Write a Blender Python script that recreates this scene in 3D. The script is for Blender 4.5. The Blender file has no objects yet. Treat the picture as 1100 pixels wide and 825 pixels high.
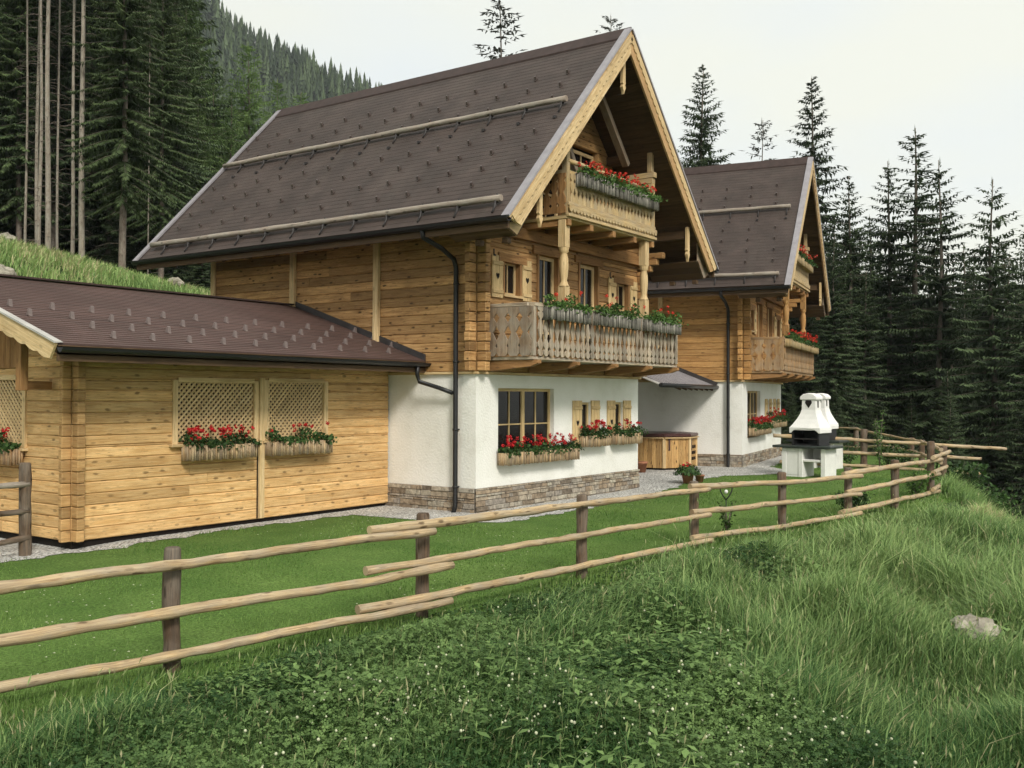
import bpy, math, random
import numpy as np
from mathutils import Vector, Matrix

# ------------------------------------------------------------------ camera, world, sun, exposure
S = bpy.context.scene
COL = S.collection
CF, CYAW, CPITCH, CROLL = 1079.84, 0.95668, 0.0118, 0.0036
CPOS = Vector((-15.245, -11.587, 2.249))
FW = Vector((math.sin(CYAW)*math.cos(CPITCH), math.cos(CYAW)*math.cos(CPITCH), math.sin(CPITCH)))
_r = Vector((math.cos(CYAW), -math.sin(CYAW), 0)); _u = _r.cross(FW)
RT = _r*math.cos(CROLL) + _u*math.sin(CROLL)
UP = _u*math.cos(CROLL) - _r*math.sin(CROLL)
cam = bpy.data.objects.new('camera', bpy.data.cameras.new('camera')); COL.objects.link(cam)
M = Matrix((RT, UP, -FW)).transposed().to_4x4(); M.translation = CPOS
cam.matrix_world = M
cam.data.sensor_width = 36; cam.data.lens = 36*CF/1100
cam.data.clip_start = .1; cam.data.clip_end = 3000
S.camera = cam

SUN_DIR = Vector((-0.48, -0.72, 0.68)).normalized()          # towards the sun
sun = bpy.data.objects.new('sun', bpy.data.lights.new('sun', 'SUN')); COL.objects.link(sun)
sun.data.energy = 1.5; sun.data.angle = math.radians(14); sun.data.color = (1.0, .95, .86)
sun.rotation_euler = SUN_DIR.to_track_quat('Z', 'Y').to_euler()

world = bpy.data.worlds.new('World'); S.world = world; world.use_nodes = True
nt = world.node_tree; bg = nt.nodes['Background']; bg.inputs['Strength'].default_value = .1
sky = nt.nodes.new('ShaderNodeTexSky'); sky.sky_type = 'NISHITA'; sky.sun_disc = False
sky.sun_elevation = math.asin(SUN_DIR.z); sky.sun_rotation = math.atan2(SUN_DIR.x, SUN_DIR.y)
tc = nt.nodes.new('ShaderNodeTexCoord'); mp = nt.nodes.new('ShaderNodeMapping'); mp.inputs['Scale'].default_value = (1.5, 1.5, 5)
nz = nt.nodes.new('ShaderNodeTexNoise'); nz.inputs['Scale'].default_value = 1.6; nz.inputs['Detail'].default_value = 4
rp = nt.nodes.new('ShaderNodeValToRGB')                     # overcast deck: pale cream with thinner grey-blue patches
rp.color_ramp.elements[0].position = .34; rp.color_ramp.elements[0].color = (4.25, 4.45, 4.4, 1)
rp.color_ramp.elements[1].position = .58; rp.color_ramp.elements[1].color = (4.6, 4.62, 4.05, 1)
mx = nt.nodes.new('ShaderNodeMix'); mx.data_type = 'RGBA'; mx.inputs[0].default_value = .96
L = nt.links.new
L(tc.outputs['Generated'], mp.inputs[0]); L(mp.outputs[0], nz.inputs[0]); L(nz.outputs[0], rp.inputs[0])
L(sky.outputs[0], mx.inputs[6]); L(rp.outputs[0], mx.inputs[7]); L(mx.outputs[2], bg.inputs[0])

S.view_settings.view_transform = 'Standard'; S.view_settings.look = 'None'
S.view_settings.exposure = 1.12; S.view_settings.gamma = 1; S.view_settings.use_curve_mapping = False
S.cycles.max_bounces = 6; S.cycles.diffuse_bounces = 3; S.cycles.glossy_bounces = 2; S.cycles.transparent_max_bounces = 6
S.cycles.use_denoising = True; S.cycles.use_adaptive_sampling = True; S.cycles.adaptive_threshold = .025

rnd = random.Random(7); nr = np.random.default_rng(11)

def ray(px, py):
    return FW + RT*((px-550)/CF) - UP*((py-412.5)/CF)
def at(px, py, depth):                                     # a point that far in front of the viewpoint
    return CPOS + ray(px, py)*depth
def on_plane(px, py, a, b, off=0.0):                       # on the upright plane through two plan points
    a = Vector((a[0], a[1], 0)); b = Vector((b[0], b[1], 0))
    n = Vector((b.y-a.y, -(b.x-a.x), 0)).normalized()
    if n.dot(CPOS-a) < 0: n = -n
    d = ray(px, py); t = (a+n*off-CPOS).dot(n)/d.dot(n)
    return CPOS + d*t
def on_y(px, py, y):
    d = ray(px, py); return CPOS + d*((y-CPOS.y)/d.y)

# ------------------------------------------------------------------ helpers
class MB:
    """collects faces; build() links them as ONE mesh object"""
    def __init__(s): s.v = []; s.f = []; s.uv = []; s.sm = []
    def poly(s, pts, grain=None, off=(0, 0), smooth=False):
        P = [Vector(p) for p in pts]; i = len(s.v); s.v += [tuple(p) for p in P]; s.f.append(tuple(range(i, i+len(P))))
        n = (P[1]-P[0]).cross(P[2]-P[0])
        if n.length < 1e-9 and len(P) > 3: n = (P[2]-P[0]).cross(P[3]-P[0])
        n = n.normalized() if n.length > 1e-12 else Vector((0, 0, 1))
        g = Vector(grain) if grain is not None else Vector((0, 0, 1)).cross(n)
        g = g - n*g.dot(n)
        if g.length < 1e-3: g = Vector((1, 0, 0)) - n*n.x
        if g.length < 1e-3: g = Vector((0, 1, 0))
        g.normalize(); h = n.cross(g)
        s.uv.append([(p.dot(g)+off[0], p.dot(h)+off[1]) for p in P]); s.sm.append(smooth)
    def shared(s, verts, faces, uvs=None, smooth=False):
        i = len(s.v); s.v += [tuple(p) for p in verts]
        for k, f in enumerate(faces):
            s.f.append(tuple(i+j for j in f))
            s.uv.append(uvs[k] if uvs else [(verts[j][0]+verts[j][1], verts[j][2]) for j in f]); s.sm.append(smooth)
    def hexa(s, c, grain):                                  # 8 corners: bottom ring 0-3, top ring 4-7
        off = (rnd.uniform(0, 50), rnd.uniform(0, 50)); i = len(s.v); s.v += [tuple(p) for p in c]
        C = [Vector(p) for p in c]; g0 = Vector(grain).normalized()
        for f in ((3, 2, 1, 0), (4, 5, 6, 7), (0, 1, 5, 4), (1, 2, 6, 5), (2, 3, 7, 6), (3, 0, 4, 7)):
            n = (C[f[1]]-C[f[0]]).cross(C[f[2]]-C[f[0]])
            n = n.normalized() if n.length > 1e-12 else Vector((0, 0, 1))
            g = g0 - n*g0.dot(n)
            if g.length < .2: g = Vector((0, 0, 1)).cross(n)
            if g.length < 1e-3: g = Vector((1, 0, 0))
            g.normalize(); h = n.cross(g)
            s.f.append(tuple(i+j for j in f)); s.uv.append([(C[j].dot(g)+off[0], C[j].dot(h)+off[1]) for j in f]); s.sm.append(False)
    def box(s, x0, x1, y0, y1, z0, z1, grain=None):
        if grain is None:
            d = (x1-x0, y1-y0, z1-z0); k = d.index(max(d)); grain = tuple(1 if j == k else 0 for j in range(3))
        s.hexa([(x0, y0, z0), (x1, y0, z0), (x1, y1, z0), (x0, y1, z0), (x0, y0, z1), (x1, y0, z1), (x1, y1, z1), (x0, y1, z1)], grain)
    def beam(s, p0, p1, w, h, up=(0, 0, 1)):
        p0 = Vector(p0); p1 = Vector(p1); d = (p1-p0).normalized(); a = d.cross(Vector(up)).normalized(); b = a.cross(d)
        a = a*(w/2); b = b*(h/2)
        s.hexa([p0-a-b, p0+a-b, p1+a-b, p1-a-b, p0-a+b, p0+a+b, p1+a+b, p1-a+b], d)
    def prism(s, pts, ext, grain=None):                     # flat outline pushed along ext
        P = [Vector(p) for p in pts]; e = Vector(ext); n = len(P); off = (rnd.uniform(0, 50), rnd.uniform(0, 50))
        nn = Vector((0, 0, 0))
        for k in range(n): nn += P[k].cross(P[(k+1) % n])
        if nn.dot(e) > 0: P.reverse()
        i = len(s.v); s.v += [tuple(p) for p in P] + [tuple(p+e) for p in P]
        g = Vector(grain).normalized() if grain is not None else Vector((0, 0, 1))
        h = g.cross(e.normalized())
        U = lambda p: (p.dot(g)+off[0], p.dot(h)+off[1])
        s.f.append(tuple(range(i, i+n))); s.uv.append([U(p) for p in P]); s.sm.append(False)
        s.f.append(tuple(range(i+2*n-1, i+n-1, -1))); s.uv.append([U(p) for p in reversed(P)]); s.sm.append(False)
        for k in range(n):
            j = (k+1) % n; s.f.append((i+j, i+k, i+n+k, i+n+j))
            s.uv.append([U(P[j]), U(P[k]), U(P[k]+h*e.length), U(P[j]+h*e.length)]); s.sm.append(False)
    def tube(s, path, rad, n=8, cap=True, smooth=True):
        P = [Vector(p) for p in path]; R = rad if hasattr(rad, '__len__') else [rad]*len(P)
        i = len(s.v); off = (rnd.uniform(0, 50), rnd.uniform(0, 50)); ln = 0; us = []; a = None
        for k, p in enumerate(P):
            d = (P[min(k+1, len(P)-1)]-P[max(k-1, 0)]).normalized()
            if a is None:
                a = d.cross(Vector((0, 0, 1)))
                if a.length < .1: a = d.cross(Vector((0, 1, 0)))
            a = (a - d*a.dot(d)).normalized(); b = d.cross(a)
            if k: ln += (p-P[k-1]).length
            us.append(ln)
            for j in range(n):
                t = 2*math.pi*j/n; s.v.append(tuple(p + a*(math.cos(t)*R[k]) + b*(math.sin(t)*R[k])))
        for k in range(len(P)-1):
            for j in range(n):
                j2 = (j+1) % n
                s.f.append((i+k*n+j, i+k*n+j2, i+(k+1)*n+j2, i+(k+1)*n+j))
                c = 2*math.pi*max(R)/n
                s.uv.append([(us[k]+off[0], j*c+off[1]), (us[k]+off[0], (j+1)*c+off[1]), (us[k+1]+off[0], (j+1)*c+off[1]), (us[k+1]+off[0], j*c+off[1])]); s.sm.append(smooth)
        if cap:
            for base, fl in ((i, True), (i+(len(P)-1)*n, False)):
                idx = list(range(base, base+n))
                if fl: idx.reverse()
                s.f.append(tuple(idx)); s.uv.append([(off[0], off[1])]*n); s.sm.append(False)
    def build(s, name, mat, parent=None, bevel=0):
        me = bpy.data.meshes.new(name); me.from_pydata(s.v, [], s.f)
        uv = me.uv_layers.new(name='UVMap')
        uv.data.foreach_set('uv', np.array([c for f in s.uv for c in f], dtype=np.float32).ravel())
        me.polygons.foreach_set('use_smooth', s.sm)
        me.materials.append(mat); me.update()
        return link(name, me, parent, bevel)
def link(name, me, parent=None, bevel=0):
    o = bpy.data.objects.new(name, me); COL.objects.link(o)
    if parent: o.parent = parent
    if bevel:
        b = o.modifiers.new('bevel', 'BEVEL'); b.width = bevel; b.segments = 1; b.limit_method = 'ANGLE'; b.angle_limit = math.radians(50)
    return o
def npmesh(name, mat, V, quads=None, tris=None, tint=None, parent=None, smooth=False):
    """big numpy mesh"""
    me = bpy.data.meshes.new(name); V = np.asarray(V, np.float32)
    nq = 0 if quads is None else len(quads); ntr = 0 if tris is None else len(tris)
    me.vertices.add(len(V)); me.vertices.foreach_set('co', V.ravel())
    li = np.concatenate([a.ravel() for a in (quads, tris) if a is not None]).astype(np.int32)
    me.loops.add(len(li)); me.loops.foreach_set('vertex_index', li)
    st = np.concatenate([np.arange(nq)*4, nq*4+np.arange(ntr)*3]).astype(np.int32)
    me.polygons.add(nq+ntr); me.polygons.foreach_set('loop_start', st)
    if smooth: me.polygons.foreach_set('use_smooth', np.ones(nq+ntr, bool))
    if tint is not None:
        at_ = me.attributes.new('tint', 'FLOAT', 'POINT'); at_.data.foreach_set('value', np.asarray(tint, np.float32))
    me.materials.append(mat); me.update(calc_edges=True)
    return link(name, me, parent)
def tag(o, label=None, cat=None, group=None, kind=None):
    if label: o['label'] = label
    if cat: o['category'] = cat
    if group: o['group'] = group
    if kind: o['kind'] = kind
    return o
def thing(name, label, cat, loc=(0, 0, 0), rz=0, group=None):
    o = bpy.data.objects.new(name, None); COL.objects.link(o); o.location = loc; o.rotation_euler = (0, 0, rz); o.empty_display_size = .2
    return tag(o, label, cat, group)
def dup(root, loc, rz=0, sc=1, label=None, group=None):
    r = root.copy(); COL.objects.link(r); r.location = loc; r.rotation_euler = (0, 0, rz); r.scale = (sc, sc, sc) if not hasattr(sc, '__len__') else sc
    if label: r['label'] = label
    if group: r['group'] = group
    for ch in root.children:
        c = ch.copy(); COL.objects.link(c); c.parent = r
        for g in ch.children:
            d = g.copy(); COL.objects.link(d); d.parent = c
    return r

# ------------------------------------------------------------------ materials
def newmat(name):
    m = bpy.data.materials.new(name); m.use_nodes = True; t = m.node_tree; b = t.nodes['Principled BSDF']
    b.inputs['Specular IOR Level'].default_value = .25
    return m, t, b
def node(t, typ, **kw):
    n = t.nodes.new(typ)
    for k, v in kw.items():
        if k.startswith('i_'):
            key = k[2:]; n.inputs[int(key) if key.isdigit() else key].default_value = v
        else: setattr(n, k, v)
    return n
def mixc(t, fac, a, b, blend='MIX'):
    n = node(t, 'ShaderNodeMix', data_type='RGBA', blend_type=blend)
    for s, v in ((0, fac), (6, a), (7, b)):
        if hasattr(v, 'is_output') or hasattr(v, 'links'): t.links.new(v, n.inputs[s])
        else: n.inputs[s].default_value = v if s == 0 else (*v, 1) if len(v) == 3 else v
    return n.outputs[2]
def ramp(t, src, stops):
    r = node(t, 'ShaderNodeValToRGB'); e = r.color_ramp.elements
    while len(e) < len(stops): e.new(.5)
    for k, (p, c) in enumerate(stops):
        e[k].position = p; e[k].color = (*c, 1) if hasattr(c, '__len__') else (c, c, c, 1)
    t.links.new(src, r.inputs[0]); return r.outputs[0]
def plain(name, c, rough=.6, spec=.25, metal=0, noise=.25, scale=6, bump=0):
    m, t, b = newmat(name); b.inputs['Roughness'].default_value = rough; b.inputs['Specular IOR Level'].default_value = spec; b.inputs['Metallic'].default_value = metal
    tcn = node(t, 'ShaderNodeTexCoord'); n = node(t, 'ShaderNodeTexNoise', i_Scale=scale, i_Detail=6.0)
    t.links.new(tcn.outputs['Object'], n.inputs[0])
    c2 = tuple(x*(1-noise) for x in c); c3 = tuple(min(1, x*(1+noise*.6)) for x in c)
    t.links.new(ramp(t, n.outputs[0], [(.3, c2), (.7, c3)]), b.inputs['Base Color'])
    if bump:
        n2 = node(t, 'ShaderNodeTexNoise', i_Scale=scale*6, i_Detail=4.0); t.links.new(tcn.outputs['Object'], n2.inputs[0])
        bp = node(t, 'ShaderNodeBump', i_Strength=bump, i_Distance=.02); t.links.new(n2.outputs[0], bp.inputs['Height']); t.links.new(bp.outputs[0], b.inputs['Normal'])
    return m
def wood(name, light, dark, knots=.5, grey=0.0, var=.35, rough=.68, gscale=(1.1, 16)):
    """grain along U, board-to-board tint, knots, drying cracks, optional silver weathering"""
    m, t, b = newmat(name); b.inputs['Roughness'].default_value = rough
    uv = node(t, 'ShaderNodeUVMap'); geo = node(t, 'ShaderNodeNewGeometry')
    mp = node(t, 'ShaderNodeMapping'); mp.inputs['Scale'].default_value = (gscale[0], gscale[1], 1); t.links.new(uv.outputs[0], mp.inputs[0])
    n1 = node(t, 'ShaderNodeTexNoise', i_Scale=1.6, i_Detail=6.0, i_Roughness=.65, i_Distortion=.8); t.links.new(mp.outputs[0], n1.inputs[0])
    col = ramp(t, n1.outputs[0], [(.33, dark), (.62, light)])
    rn = ramp(t, geo.outputs['Random Per Island'], [(0, 1-var), (1, 1+var*.45)])
    col = mixc(t, 1.0, col, rn, 'MULTIPLY')
    n3 = node(t, 'ShaderNodeTexNoise', i_Scale=.9, i_Detail=3.0); t.links.new(uv.outputs[0], n3.inputs[0])
    col = mixc(t, ramp(t, n3.outputs[0], [(.45, 0), (.7, .45)]), col, tuple(x*.55 for x in dark))
    if grey:
        n4 = node(t, 'ShaderNodeTexNoise', i_Scale=3.0, i_Detail=5.0); t.links.new(uv.outputs[0], n4.inputs[0])
        col = mixc(t, ramp(t, n4.outputs[0], [(.35, max(0, grey-.35)), (.65, min(1, grey+.25))]), col, (.36, .34, .29))
    if knots:
        def flecks(col, sx, sy, loc, r0, r1, lo, hi, k, dk):
            mk = node(t, 'ShaderNodeMapping'); mk.inputs['Scale'].default_value = (sx, sy, 1); mk.inputs['Location'].default_value = (*loc, 0); t.links.new(uv.outputs[0], mk.inputs[0])
            nd = node(t, 'ShaderNodeTexNoise', i_Scale=3.5, i_Detail=3.0); t.links.new(mk.outputs[0], nd.inputs[0])
            v = node(t, 'ShaderNodeTexVoronoi', i_Scale=1.0, voronoi_dimensions='2D'); t.links.new(mixc(t, .2, mk.outputs[0], nd.outputs[1]), v.inputs[0])
            f = mixc(t, 1.0, ramp(t, v.outputs['Distance'], [(r0, k), (r1, 0)]), ramp(t, v.outputs['Color'], [(lo, 0), (hi, 1)]), 'MULTIPLY')
            return mixc(t, f, col, tuple(x*dk for x in dark))
        col = flecks(col, 3.0, 7.5, (0, 0), .07, .15, .40, .62, min(1, knots*1.1), .22)       # knots
        col = flecks(col, 3.6, 34, (3.3, 7.1), .08, .2, .60, .72, .75*knots, .28)     # drying cracks
        col = flecks(col, 9.0, 22, (1.7, 2.9), .10, .22, .55, .75, .45*knots, .4)       # specks
    ms = node(t, 'ShaderNodeMapping'); ms.inputs['Scale'].default_value = (.55, 9, 1); t.links.new(uv.outputs[0], ms.inputs[0])
    nst_ = node(t, 'ShaderNodeTexNoise', i_Scale=1.3, i_Detail=5.0, i_Roughness=.7); t.links.new(ms.outputs[0], nst_.inputs[0])
    col = mixc(t, ramp(t, nst_.outputs[0], [(.52, 0), (.75, .6)]), col, tuple(x*.5 for x in dark))
    mf = node(t, 'ShaderNodeMapping'); mf.inputs['Scale'].default_value = (3, 95, 1); t.links.new(uv.outputs[0], mf.inputs[0])
    nf = node(t, 'ShaderNodeTexNoise', i_Scale=1.0, i_Detail=3.0); t.links.new(mf.outputs[0], nf.inputs[0])
    col = mixc(t, 1.0, col, ramp(t, nf.outputs[0], [(.3, .80), (.65, 1.10)]), 'MULTIPLY')
    t.links.new(col, b.inputs['Base Color'])
    bp = node(t, 'ShaderNodeBump', i_Strength=.5, i_Distance=.014); t.links.new(n1.outputs[0], bp.inputs['Height']); t.links.new(bp.outputs[0], b.inputs['Normal'])
    return m
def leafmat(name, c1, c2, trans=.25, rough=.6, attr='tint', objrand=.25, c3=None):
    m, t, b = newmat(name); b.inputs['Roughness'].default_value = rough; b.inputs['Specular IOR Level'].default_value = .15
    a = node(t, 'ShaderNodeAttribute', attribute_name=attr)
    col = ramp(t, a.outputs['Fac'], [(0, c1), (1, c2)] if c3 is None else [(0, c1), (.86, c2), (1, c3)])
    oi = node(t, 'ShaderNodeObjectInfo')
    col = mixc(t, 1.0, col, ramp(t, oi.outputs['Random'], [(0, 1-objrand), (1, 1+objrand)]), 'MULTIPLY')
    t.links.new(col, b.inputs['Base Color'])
    if trans:
        tr = node(t, 'ShaderNodeBsdfTranslucent'); t.links.new(col, tr.inputs[0]); ms = node(t, 'ShaderNodeMixShader', i_0=trans)
        t.links.new(b.outputs[0], ms.inputs[1]); t.links.new(tr.outputs[0], ms.inputs[2]); t.links.new(ms.outputs[0], t.nodes['Material Output'].inputs[0])
    return m
def shingles(name, c, w, h):
    m, t, b = newmat(name); b.inputs['Roughness'].default_value = .62; b.inputs['Specular IOR Level'].default_value = .3
    uv = node(t, 'ShaderNodeUVMap'); br = node(t, 'ShaderNodeTexBrick', offset=.5, i_Scale=1.0)
    t.links.new(uv.outputs[0], br.inputs[0])
    br.inputs['Color1'].default_value = (*[x*1.12 for x in c], 1); br.inputs['Color2'].default_value = (*[x*.88 for x in c], 1); br.inputs['Mortar'].default_value = (*[x*.78 for x in c], 1)
    br.inputs['Mortar Size'].default_value = .006; br.inputs['Brick Width'].default_value = w; br.inputs['Row Height'].default_value = h
    n = node(t, 'ShaderNodeTexNoise', i_Scale=.9, i_Detail=6.0); t.links.new(uv.outputs[0], n.inputs[0])
    col = mixc(t, 1.0, br.outputs[0], ramp(t, n.outputs[0], [(.3, .70), (.7, 1.25)]), 'MULTIPLY')
    md = node(t, 'ShaderNodeMapping'); md.inputs['Scale'].default_value = (2.2, .35, 1); t.links.new(uv.outputs[0], md.inputs[0]); n5 = node(t, 'ShaderNodeTexNoise', i_Scale=1.2, i_Detail=6.0); t.links.new(md.outputs[0], n5.inputs[0])
    col = mixc(t, ramp(t, n5.outputs[0], [(.5, 0), (.75, .35)]), col, (.085, .072, .058))
    n2 = node(t, 'ShaderNodeTexNoise', i_Scale=70.0, i_Detail=2.0); t.links.new(uv.outputs[0], n2.inputs[0])
    col = mixc(t, 1.0, col, ramp(t, n2.outputs[0], [(.3, .7), (.7, 1.3)]), 'MULTIPLY')
    t.links.new(col, b.inputs['Base Color'])
    bp = node(t, 'ShaderNodeBump', i_Strength=.3, i_Distance=.01); t.links.new(br.outputs['Fac'], bp.inputs['Height']); bp.invert = True; t.links.new(bp.outputs[0], b.inputs['Normal'])
    return m
def stucco():
    m, t, b = newmat('white_stucco'); b.inputs['Roughness'].default_value = .9
    tcn = node(t, 'ShaderNodeTexCoord'); n = node(t, 'ShaderNodeTexNoise', i_Scale=1.1, i_Detail=7.0, i_Roughness=.6); t.links.new(tcn.outputs['Object'], n.inputs[0])
    col = ramp(t, n.outputs[0], [(.26, (.66, .64, .58)), (.45, (.79, .78, .73)), (.65, (.85, .84, .80))])
    t.links.new(col, b.inputs['Base Color'])
    n2 = node(t, 'ShaderNodeTexNoise', i_Scale=22.0, i_Detail=5.0); t.links.new(tcn.outputs['Object'], n2.inputs[0])
    bp = node(t, 'ShaderNodeBump', i_Strength=.55, i_Distance=.02); t.links.new(n2.outputs[0], bp.inputs['Height']); t.links.new(bp.outputs[0], b.inputs['Normal'])
    return m
def stonemat():
    m, t, b = newmat('quarry_stone'); b.inputs['Roughness'].default_value = .85
    geo = node(t, 'ShaderNodeNewGeometry'); tcn = node(t, 'ShaderNodeTexCoord')
    col = ramp(t, geo.outputs['Random Per Island'], [(0, (.16, .13, .10)), (.3, (.30, .23, .16)), (.55, (.38, .33, .26)), (.8, (.25, .22, .19)), (1, (.42, .38, .30))])
    n = node(t, 'ShaderNodeTexNoise', i_Scale=14.0, i_Detail=7.0); t.links.new(tcn.outputs['Object'], n.inputs[0])
    col = mixc(t, 1.0, col, ramp(t, n.outputs[0], [(.3, .6), (.7, 1.35)]), 'MULTIPLY'); t.links.new(col, b.inputs['Base Color'])
    bp = node(t, 'ShaderNodeBump', i_Strength=.8, i_Distance=.03); t.links.new(n.outputs[0], bp.inputs['Height']); t.links.new(bp.outputs[0], b.inputs['Normal'])
    return m
MT = {}
MT['log'] = wood('log_pine', (.58, .35, .15), (.34, .175, .065), .9, var=.5)
MT['log_warm'] = wood('log_pine_warm', (.60, .35, .135), (.38, .185, .06), .7, var=.4)
MT['garage'] = wood('fresh_pine_boards', (.81, .545, .26), (.60, .34, .125), .65, var=.28)
MT['garage_dark'] = wood('pine_end_grain', (.60, .38, .17), (.44, .24, .09), .4, var=.35)
MT['trim'] = wood('pale_trim_wood', (.77, .585, .33), (.59, .40, .19), .35, var=.16)
MT['trim_brown'] = wood('brown_trim_wood', (.40, .22, .09), (.24, .12, .045), .4, var=.25)
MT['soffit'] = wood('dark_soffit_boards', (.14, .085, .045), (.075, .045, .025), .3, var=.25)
MT['weathered'] = wood('weathered_balcony_wood', (.60, .50, .37), (.25, .165, .10), .3, grey=.3, var=.55)
MT['balc_new'] = wood('pale_balcony_wood', (.66, .49, .25), (.45, .29, .12), .2, grey=.12, var=.25)
MT['balc_brown'] = wood('orange_balcony_wood', (.50, .31, .14), (.32, .17, .07), .3, grey=.15, var=.3)
MT['shutter'] = wood('shutter_pine', (.72, .55, .29), (.55, .37, .17), .3, var=.12)
MT['slat'] = wood('bark_slat', (.62, .46, .26), (.34, .20, .10), .3, grey=.1, var=.5)
MT['slat_grey'] = wood('grey_bark_slat', (.42, .39, .33), (.05, .045, .04), .3, grey=.15, var=.85)
MT['rail'] = wood('peeled_pole', (.68, .51, .285), (.34, .21, .105), .7, grey=.24, var=.3, gscale=(1.3, 30))
MT['weathered_shaded_brown'] = wood('weathered_shaded_boards', (.34, .245, .16), (.20, .13, .08), .2, grey=.22, var=.35)  # weathered wood; its darker brown also stands for shade on the balcony sides
MT['post'] = wood('dark_post', (.175, .108, .064), (.06, .036, .022), .7, grey=.04, var=.4, gscale=(1.2, 20))
MT['snowlog'] = wood('grey_snow_log', (.42, .35, .29), (.22, .17, .13), .6, grey=.3, var=.2)
MT['roof'] = shingles('brown_shingles', (.060, .043, .037), .30, .145)
MT['roof_garage'] = shingles('red_brown_shingles', (.100, .060, .052), .33, .11)
MT['cap'] = plain('ridge_cap_brown', (.05, .032, .028), .6)
MT['stucco'] = stucco(); MT['stone'] = stonemat()
MT['mortar'] = plain('stone_mortar', (.16, .14, .12), .95)
MT['black'] = plain('black_pipe', (.014, .014, .015), .4, .4)
MT['metal'] = plain('grey_flashing', (.33, .31, .33), .45, .4, .3, .15)
MT['hook'] = plain('dark_steel', (.05, .045, .045), .5, .4, .3)
MT['guard'] = plain('brown_snow_guard', (.085, .064, .058), .35, .6)
MT['guard_light'] = plain('grey_brown_snow_guard', (.19, .15, .14), .4, .5)
MT['glass'] = plain('dark_window_glass', (.012, .010, .009), .10, .22, 0, .3, 2)
MT['cutout'] = plain('dark_opening', (.012, .009, .007), .9)
MT['red'] = plain('geranium_red', (.52, .018, .022), .6, .2, 0, .45, 40)
MT['pink'] = plain('geranium_scarlet', (.60, .045, .025), .6, .2, 0, .4, 40)
MT['leaf'] = leafmat('geranium_leaf', (.022, .050, .016), (.065, .125, .035), .2)
MT['leaf_light'] = leafmat('fresh_geranium_leaf', (.04, .085, .022), (.11, .19, .05), .2)
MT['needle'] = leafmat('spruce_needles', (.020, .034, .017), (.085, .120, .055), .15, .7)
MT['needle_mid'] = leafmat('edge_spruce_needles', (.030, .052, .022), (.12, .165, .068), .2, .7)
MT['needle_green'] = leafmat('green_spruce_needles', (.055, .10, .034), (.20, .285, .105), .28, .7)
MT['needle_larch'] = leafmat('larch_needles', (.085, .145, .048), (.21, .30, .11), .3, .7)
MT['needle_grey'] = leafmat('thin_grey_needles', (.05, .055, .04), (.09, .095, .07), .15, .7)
MT['bark_pale'] = wood('pale_trunk_bark', (.34, .29, .22), (.17, .13, .10), .5, grey=.4, var=.3, gscale=(2.5, 9))
MT['bark_rose'] = wood('rosy_trunk_bark', (.24, .18, .14), (.12, .09, .07), .5, grey=.15, var=.3, gscale=(2.5, 9))
MT['bark'] = wood('spruce_bark', (.15, .11, .08), (.07, .05, .04), .5, grey=.15, var=.3, gscale=(2.5, 9))
MT['grass'] = leafmat('meadow_grass', (.050, .130, .036), (.33, .46, .165), .3, .5, c3=(.50, .46, .26))
MT['lawn_blade'] = leafmat('lawn_grass', (.072, .150, .032), (.185, .285, .075), .25, .6)
MT['clover'] = leafmat('clover_leaves', (.042, .100, .030), (.25, .385, .125), .28, .5)
MT['clover_head'] = plain('white_clover_heads', (.56, .58, .40), .8, .1, 0, .3, 30)
MT['terracotta'] = plain('terracotta', (.36, .16, .09), .75)
MT['white_paint'] = plain('white_render', (.80, .79, .76), .7, .2, 0, .08, 4, .15)
MT['tubwood'] = wood('hot_tub_wood', (.60, .38, .16), (.42, .23, .08), .9, var=.3)
MT['cover'] = plain('brown_vinyl_cover', (.07, .030, .028), .35, .4)
MT['rock'] = plain('pale_rock', (.34, .31, .25), .9, .2, 0, .5, 5, .8)
MT['iron'] = plain('cast_black_iron', (.018, .018, .019), .55, .35)
MT['slab'] = plain('dark_green_slab', (.035, .045, .040), .4, .4)
MT['tin'] = plain('grey_tin_sheet', (.52, .50, .47), .5, .5, .1, .25, 3)

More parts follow.
